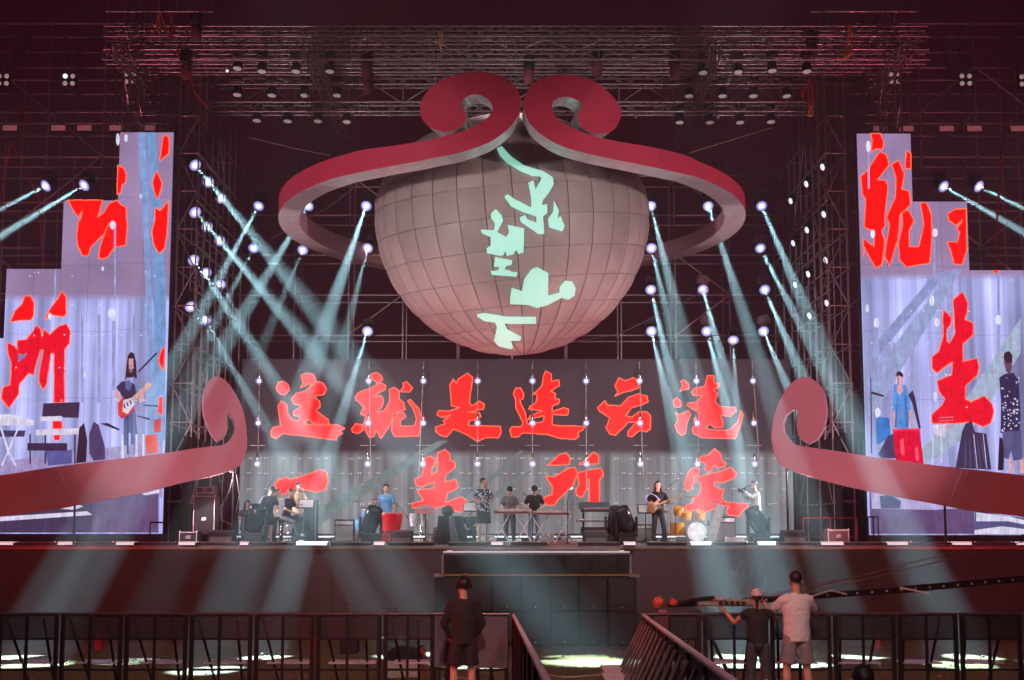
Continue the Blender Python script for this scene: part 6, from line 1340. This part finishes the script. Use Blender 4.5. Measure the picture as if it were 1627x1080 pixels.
# ---------------------------------------------------------------- camera crane
def crane():
    a=P(1062,961,18.2); b=P(1420,938,19.2); c=P(1640,918,20.0)
    t=thing('camera_crane','long black camera crane arm lying low behind the right barrier','camera crane',(a.x,a.y,gz(a.y))); o=t.location
    def lat(p,q,s,name):
        d=(q-p); n=int(d.length/.28); up=V(0,0,1); g=MB()
        for h in (-s,s): MB().tube(p+up*h-o,q+up*h-o,.014,n=6).build('chord',BLM,t)
        for k in range(n): 
            x=p+d*(k/n); y=p+d*((k+1)/n); g.tube(x+up*(s if k%2 else -s)-o,y+up*(-s if k%2 else s)-o,.012,n=4); g.box(x-o,(.03,.03,.05))
        g.build('lattice',BLM,t)
        h=MB(); m_=(p+q)/2-o; h.prism([p-o+up*s*.9,q-o+up*s*.9,q-o-up*s*.9,p-o-up*s*.9],(0,.08,0)); h.build('web_plate',BLM,t)
        h=MB()
        for k in range(n): h.box(p+d*((k+.5)/n)-o+V(0,-.012,0),(.035,.012,.035))
        h.build('rivets',mat('rivet_grey',(.5,.45,.46),.4),t)
    lat(a,P(1180,955,18.5),.03,'x'); lat(P(1180,955,18.5),b,.038,'x'); lat(b,c,.045,'x')
    MB().box(P(1152,957,18.35)-o,(.95,.2,.11),R=RZ(.05),bev=.02).build('counterweight_bar',mat('pale_green_metal',(.50,.52,.42),.4,.3),t)
    for k in range(5): MB().lathe(P(1145+k*9,958,18.24)-o,[(.035,0),(.035,.03)],R=RX(PI/2),n=10).build('bolt_hole',BLK,t)
    MB().box(P(1140,951,18.3)-o,(.24,.2,.06),bev=.02).build('cap_plate',WHT,t)
    MB().path([P(1060,962,18.1)-o,P(1105,952,18.2)-o,P(1135,949,18.2)-o],.03).build('cable_bundle',RUB,t)
    MB().path([P(1290,947,18.7)-o,P(1320,938,18.8)-o,P(1345,944,18.9)-o],.02).build('cable_bundle',mat('pale_cable',(.5,.48,.5),.6),t)
    MB().box(P(1453,938,19.0)-o,(.5,.06,.03),R=RY(.2)).build('monitor_bracket',WHT,t)
    m=P(1110,1000,18.3); 
    for s in ((-.5,-.3),(.5,-.3),(0,.5)): MB().tube(V(m.x,m.y,a.z-.1)-o,V(m.x+s[0],m.y+s[1],gz(m.y))-o,.03).build('tripod_leg',BLM,t)
    for i,(p0,p1,l) in enumerate([((1225,950),(1627,849),'upper'),((1235,953),(1627,860),'lower'),((1140,962),(1350,918),'short')]):
        w=MB(); A=P(*p0,18.6); B=P(*p1,21 if i<2 else 19); w.tube(A,B,.008,n=5); q=w.build('stay_wire',mat('red_grey_wire',(.4,.16,.16),.4,.3),org=A,loc=A); tag(q,f'{l} thin stay wire rising from the camera crane to the right','wire')
    for (x,y,r,l,cl) in ((1046,957,.10,'larger crumpled orange rain hood at the left tail of the crane',(.85,.16,.08)),(1070,957,.065,'smaller red orange rain hood next to the larger one',(.8,.08,.06))):
        g=MB(); g.ell((0,0,0),(r*.95,r*.8,r),n=16,m=10); g.v=[v+Vector(noise.noise_vector(v*22+V(x,0,0)))*.03 for v in g.v]; q=g.build('rain_hood',mat('orange_film_'+str(x),cl,.35,var=.4,scale=20),loc=P(x,y,18.0)); tag(q,l,'rain cover')
    q=P(1052,995,17.6); g=MB(); g.ell((0,0,0),(.16,.14,.24),n=14,m=9); g.v=[v+Vector(noise.noise_vector(v*7))*.05 for v in g.v]; o2=g.build('pink_sack',mat('pink_sack',(.55,.2,.22),.6),loc=q); tag(o2,'pinkish sack hanging behind the first right barrier','sack')
crane()
# ---------------------------------------------------------------- things lying beyond the barrier
def ext(label,px,Y,m=None):
    p=Vector((P(px,1000,Y).x,Y,gz(Y))); t=thing('fire_extinguisher',label,'fire extinguisher',p,0,'fire extinguishers near the skirt')
    MB().lathe((0,0,0),[(.075,0),(.08,.03),(.08,.36),(.05,.43),(.025,.46)],n=18).build('cylinder',m or mat('extinguisher_red',(.55,.02,.03),.3),t); MB().box((.02,0,.49),(.12,.03,.03)).build('handle',BLK,t); MB().path([(.0,0,.47),(.09,0,.42),(.1,0,.2)],.01).build('hose',RUB,t)
ext('red fire extinguisher beside the black tarp left of the aisle',668,19.5); ext('red fire extinguisher seen through the fourth barrier',158,26); ext('red fire extinguisher seen through the sixth barrier',497,24); ext('pinkish red extinguisher against the skirt at the right',1392,26)
def tarp():
    p=Vector((P(641,1020,19.3).x,19.3,gz(19.3))); t=thing('covered_box','black tarp humped over a pale box left of the aisle','box',p)
    MB().box((0,0,.14),(.62,.5,.28)).build('box',mat('case_white',(0,0,0)),t)
    g=MB(); g.ell((0,0,.28),(.34,.28,.24),n=18,m=10); g.v=[Vector((v.x,v.y,max(.24,v.z)))+Vector(noise.noise_vector(v*6))*.02 for v in g.v]; g.build('tarp',CLO,t)
    for i,(x,l) in enumerate(((1180,'behind the capped person at the right barrier'),(984,'right in the aisle beside the slanted barrier'))):
        q=P(x,1058,17.0); o=MB().box((0,0,.04),(.55,.4,.06),bev=.02).build('white_board',mat('white_board',(.7,.68,.75),.5),loc=(q.x,17.0,gz(17))); tag(o,'pale flat board lying on the ground '+l,'board')
    for i,(x,w) in enumerate(((556,.05),(618,.06),(629,.06))):
        o=MB().lathe((0,0,0),[(.05,0),(.05,.5),(.02,.58),(.02,.65)],n=12).build('bottle',mat('brown_bottle',(.1,.06,.06),.3),loc=(P(x,980,25).x,25,gz(25)+.35)); tag(o,['slim dark bottle standing on a box, leftmost of three','slim dark bottle on a box, left one of a pair','slim dark bottle on a box, right one of a pair'][i],'bottle')
    for i,(x,w) in enumerate(((556,.4),(623,.7))):
        o=MB().box((0,0,.17),(w,.3,.34),bev=.02).build('dark_box',BLK,loc=(P(x,980,25).x,25,gz(25))); tag(o,['small dark box on the ground carrying one bottle','dark box on the ground carrying a pair of bottles'][i],'box')
    g=MB()
    for i in range(260):
        x=random.uniform(-11,11); y=random.uniform(12,27); r=random.uniform(.015,.06); g.ell((x,y,gz(y)+r*.3),(r,r*.8,r*.5),n=7,m=4)
    for i in range(1):
        o=g.build('gravel',mat('stone_grey',(.3,.26,.24),.9)); tag(o,kind='stuff')
    for i in range(3):
        pts=[]; x=-2.6+i*1.3+random.random()*.4; y=17.5+i
        for k in range(14): pts.append(Vector((x+k*.11+.05*math.sin(k*1.7+i),y+.35*math.sin(k*.5+i)-.07*k,gz(y+.35*math.sin(k*.5+i)-.07*k)+.025)))
        o=MB().path(pts,.016).build('ground_cable',mat('pale_cable',(0,0,0)),org=pts[0],loc=pts[0]); tag(o,['pale cable on the dirt left of the aisle, leftmost','pale cable on the dirt behind the man in black','pale cable on the dirt closest to the aisle'][i],'cable')
tarp()
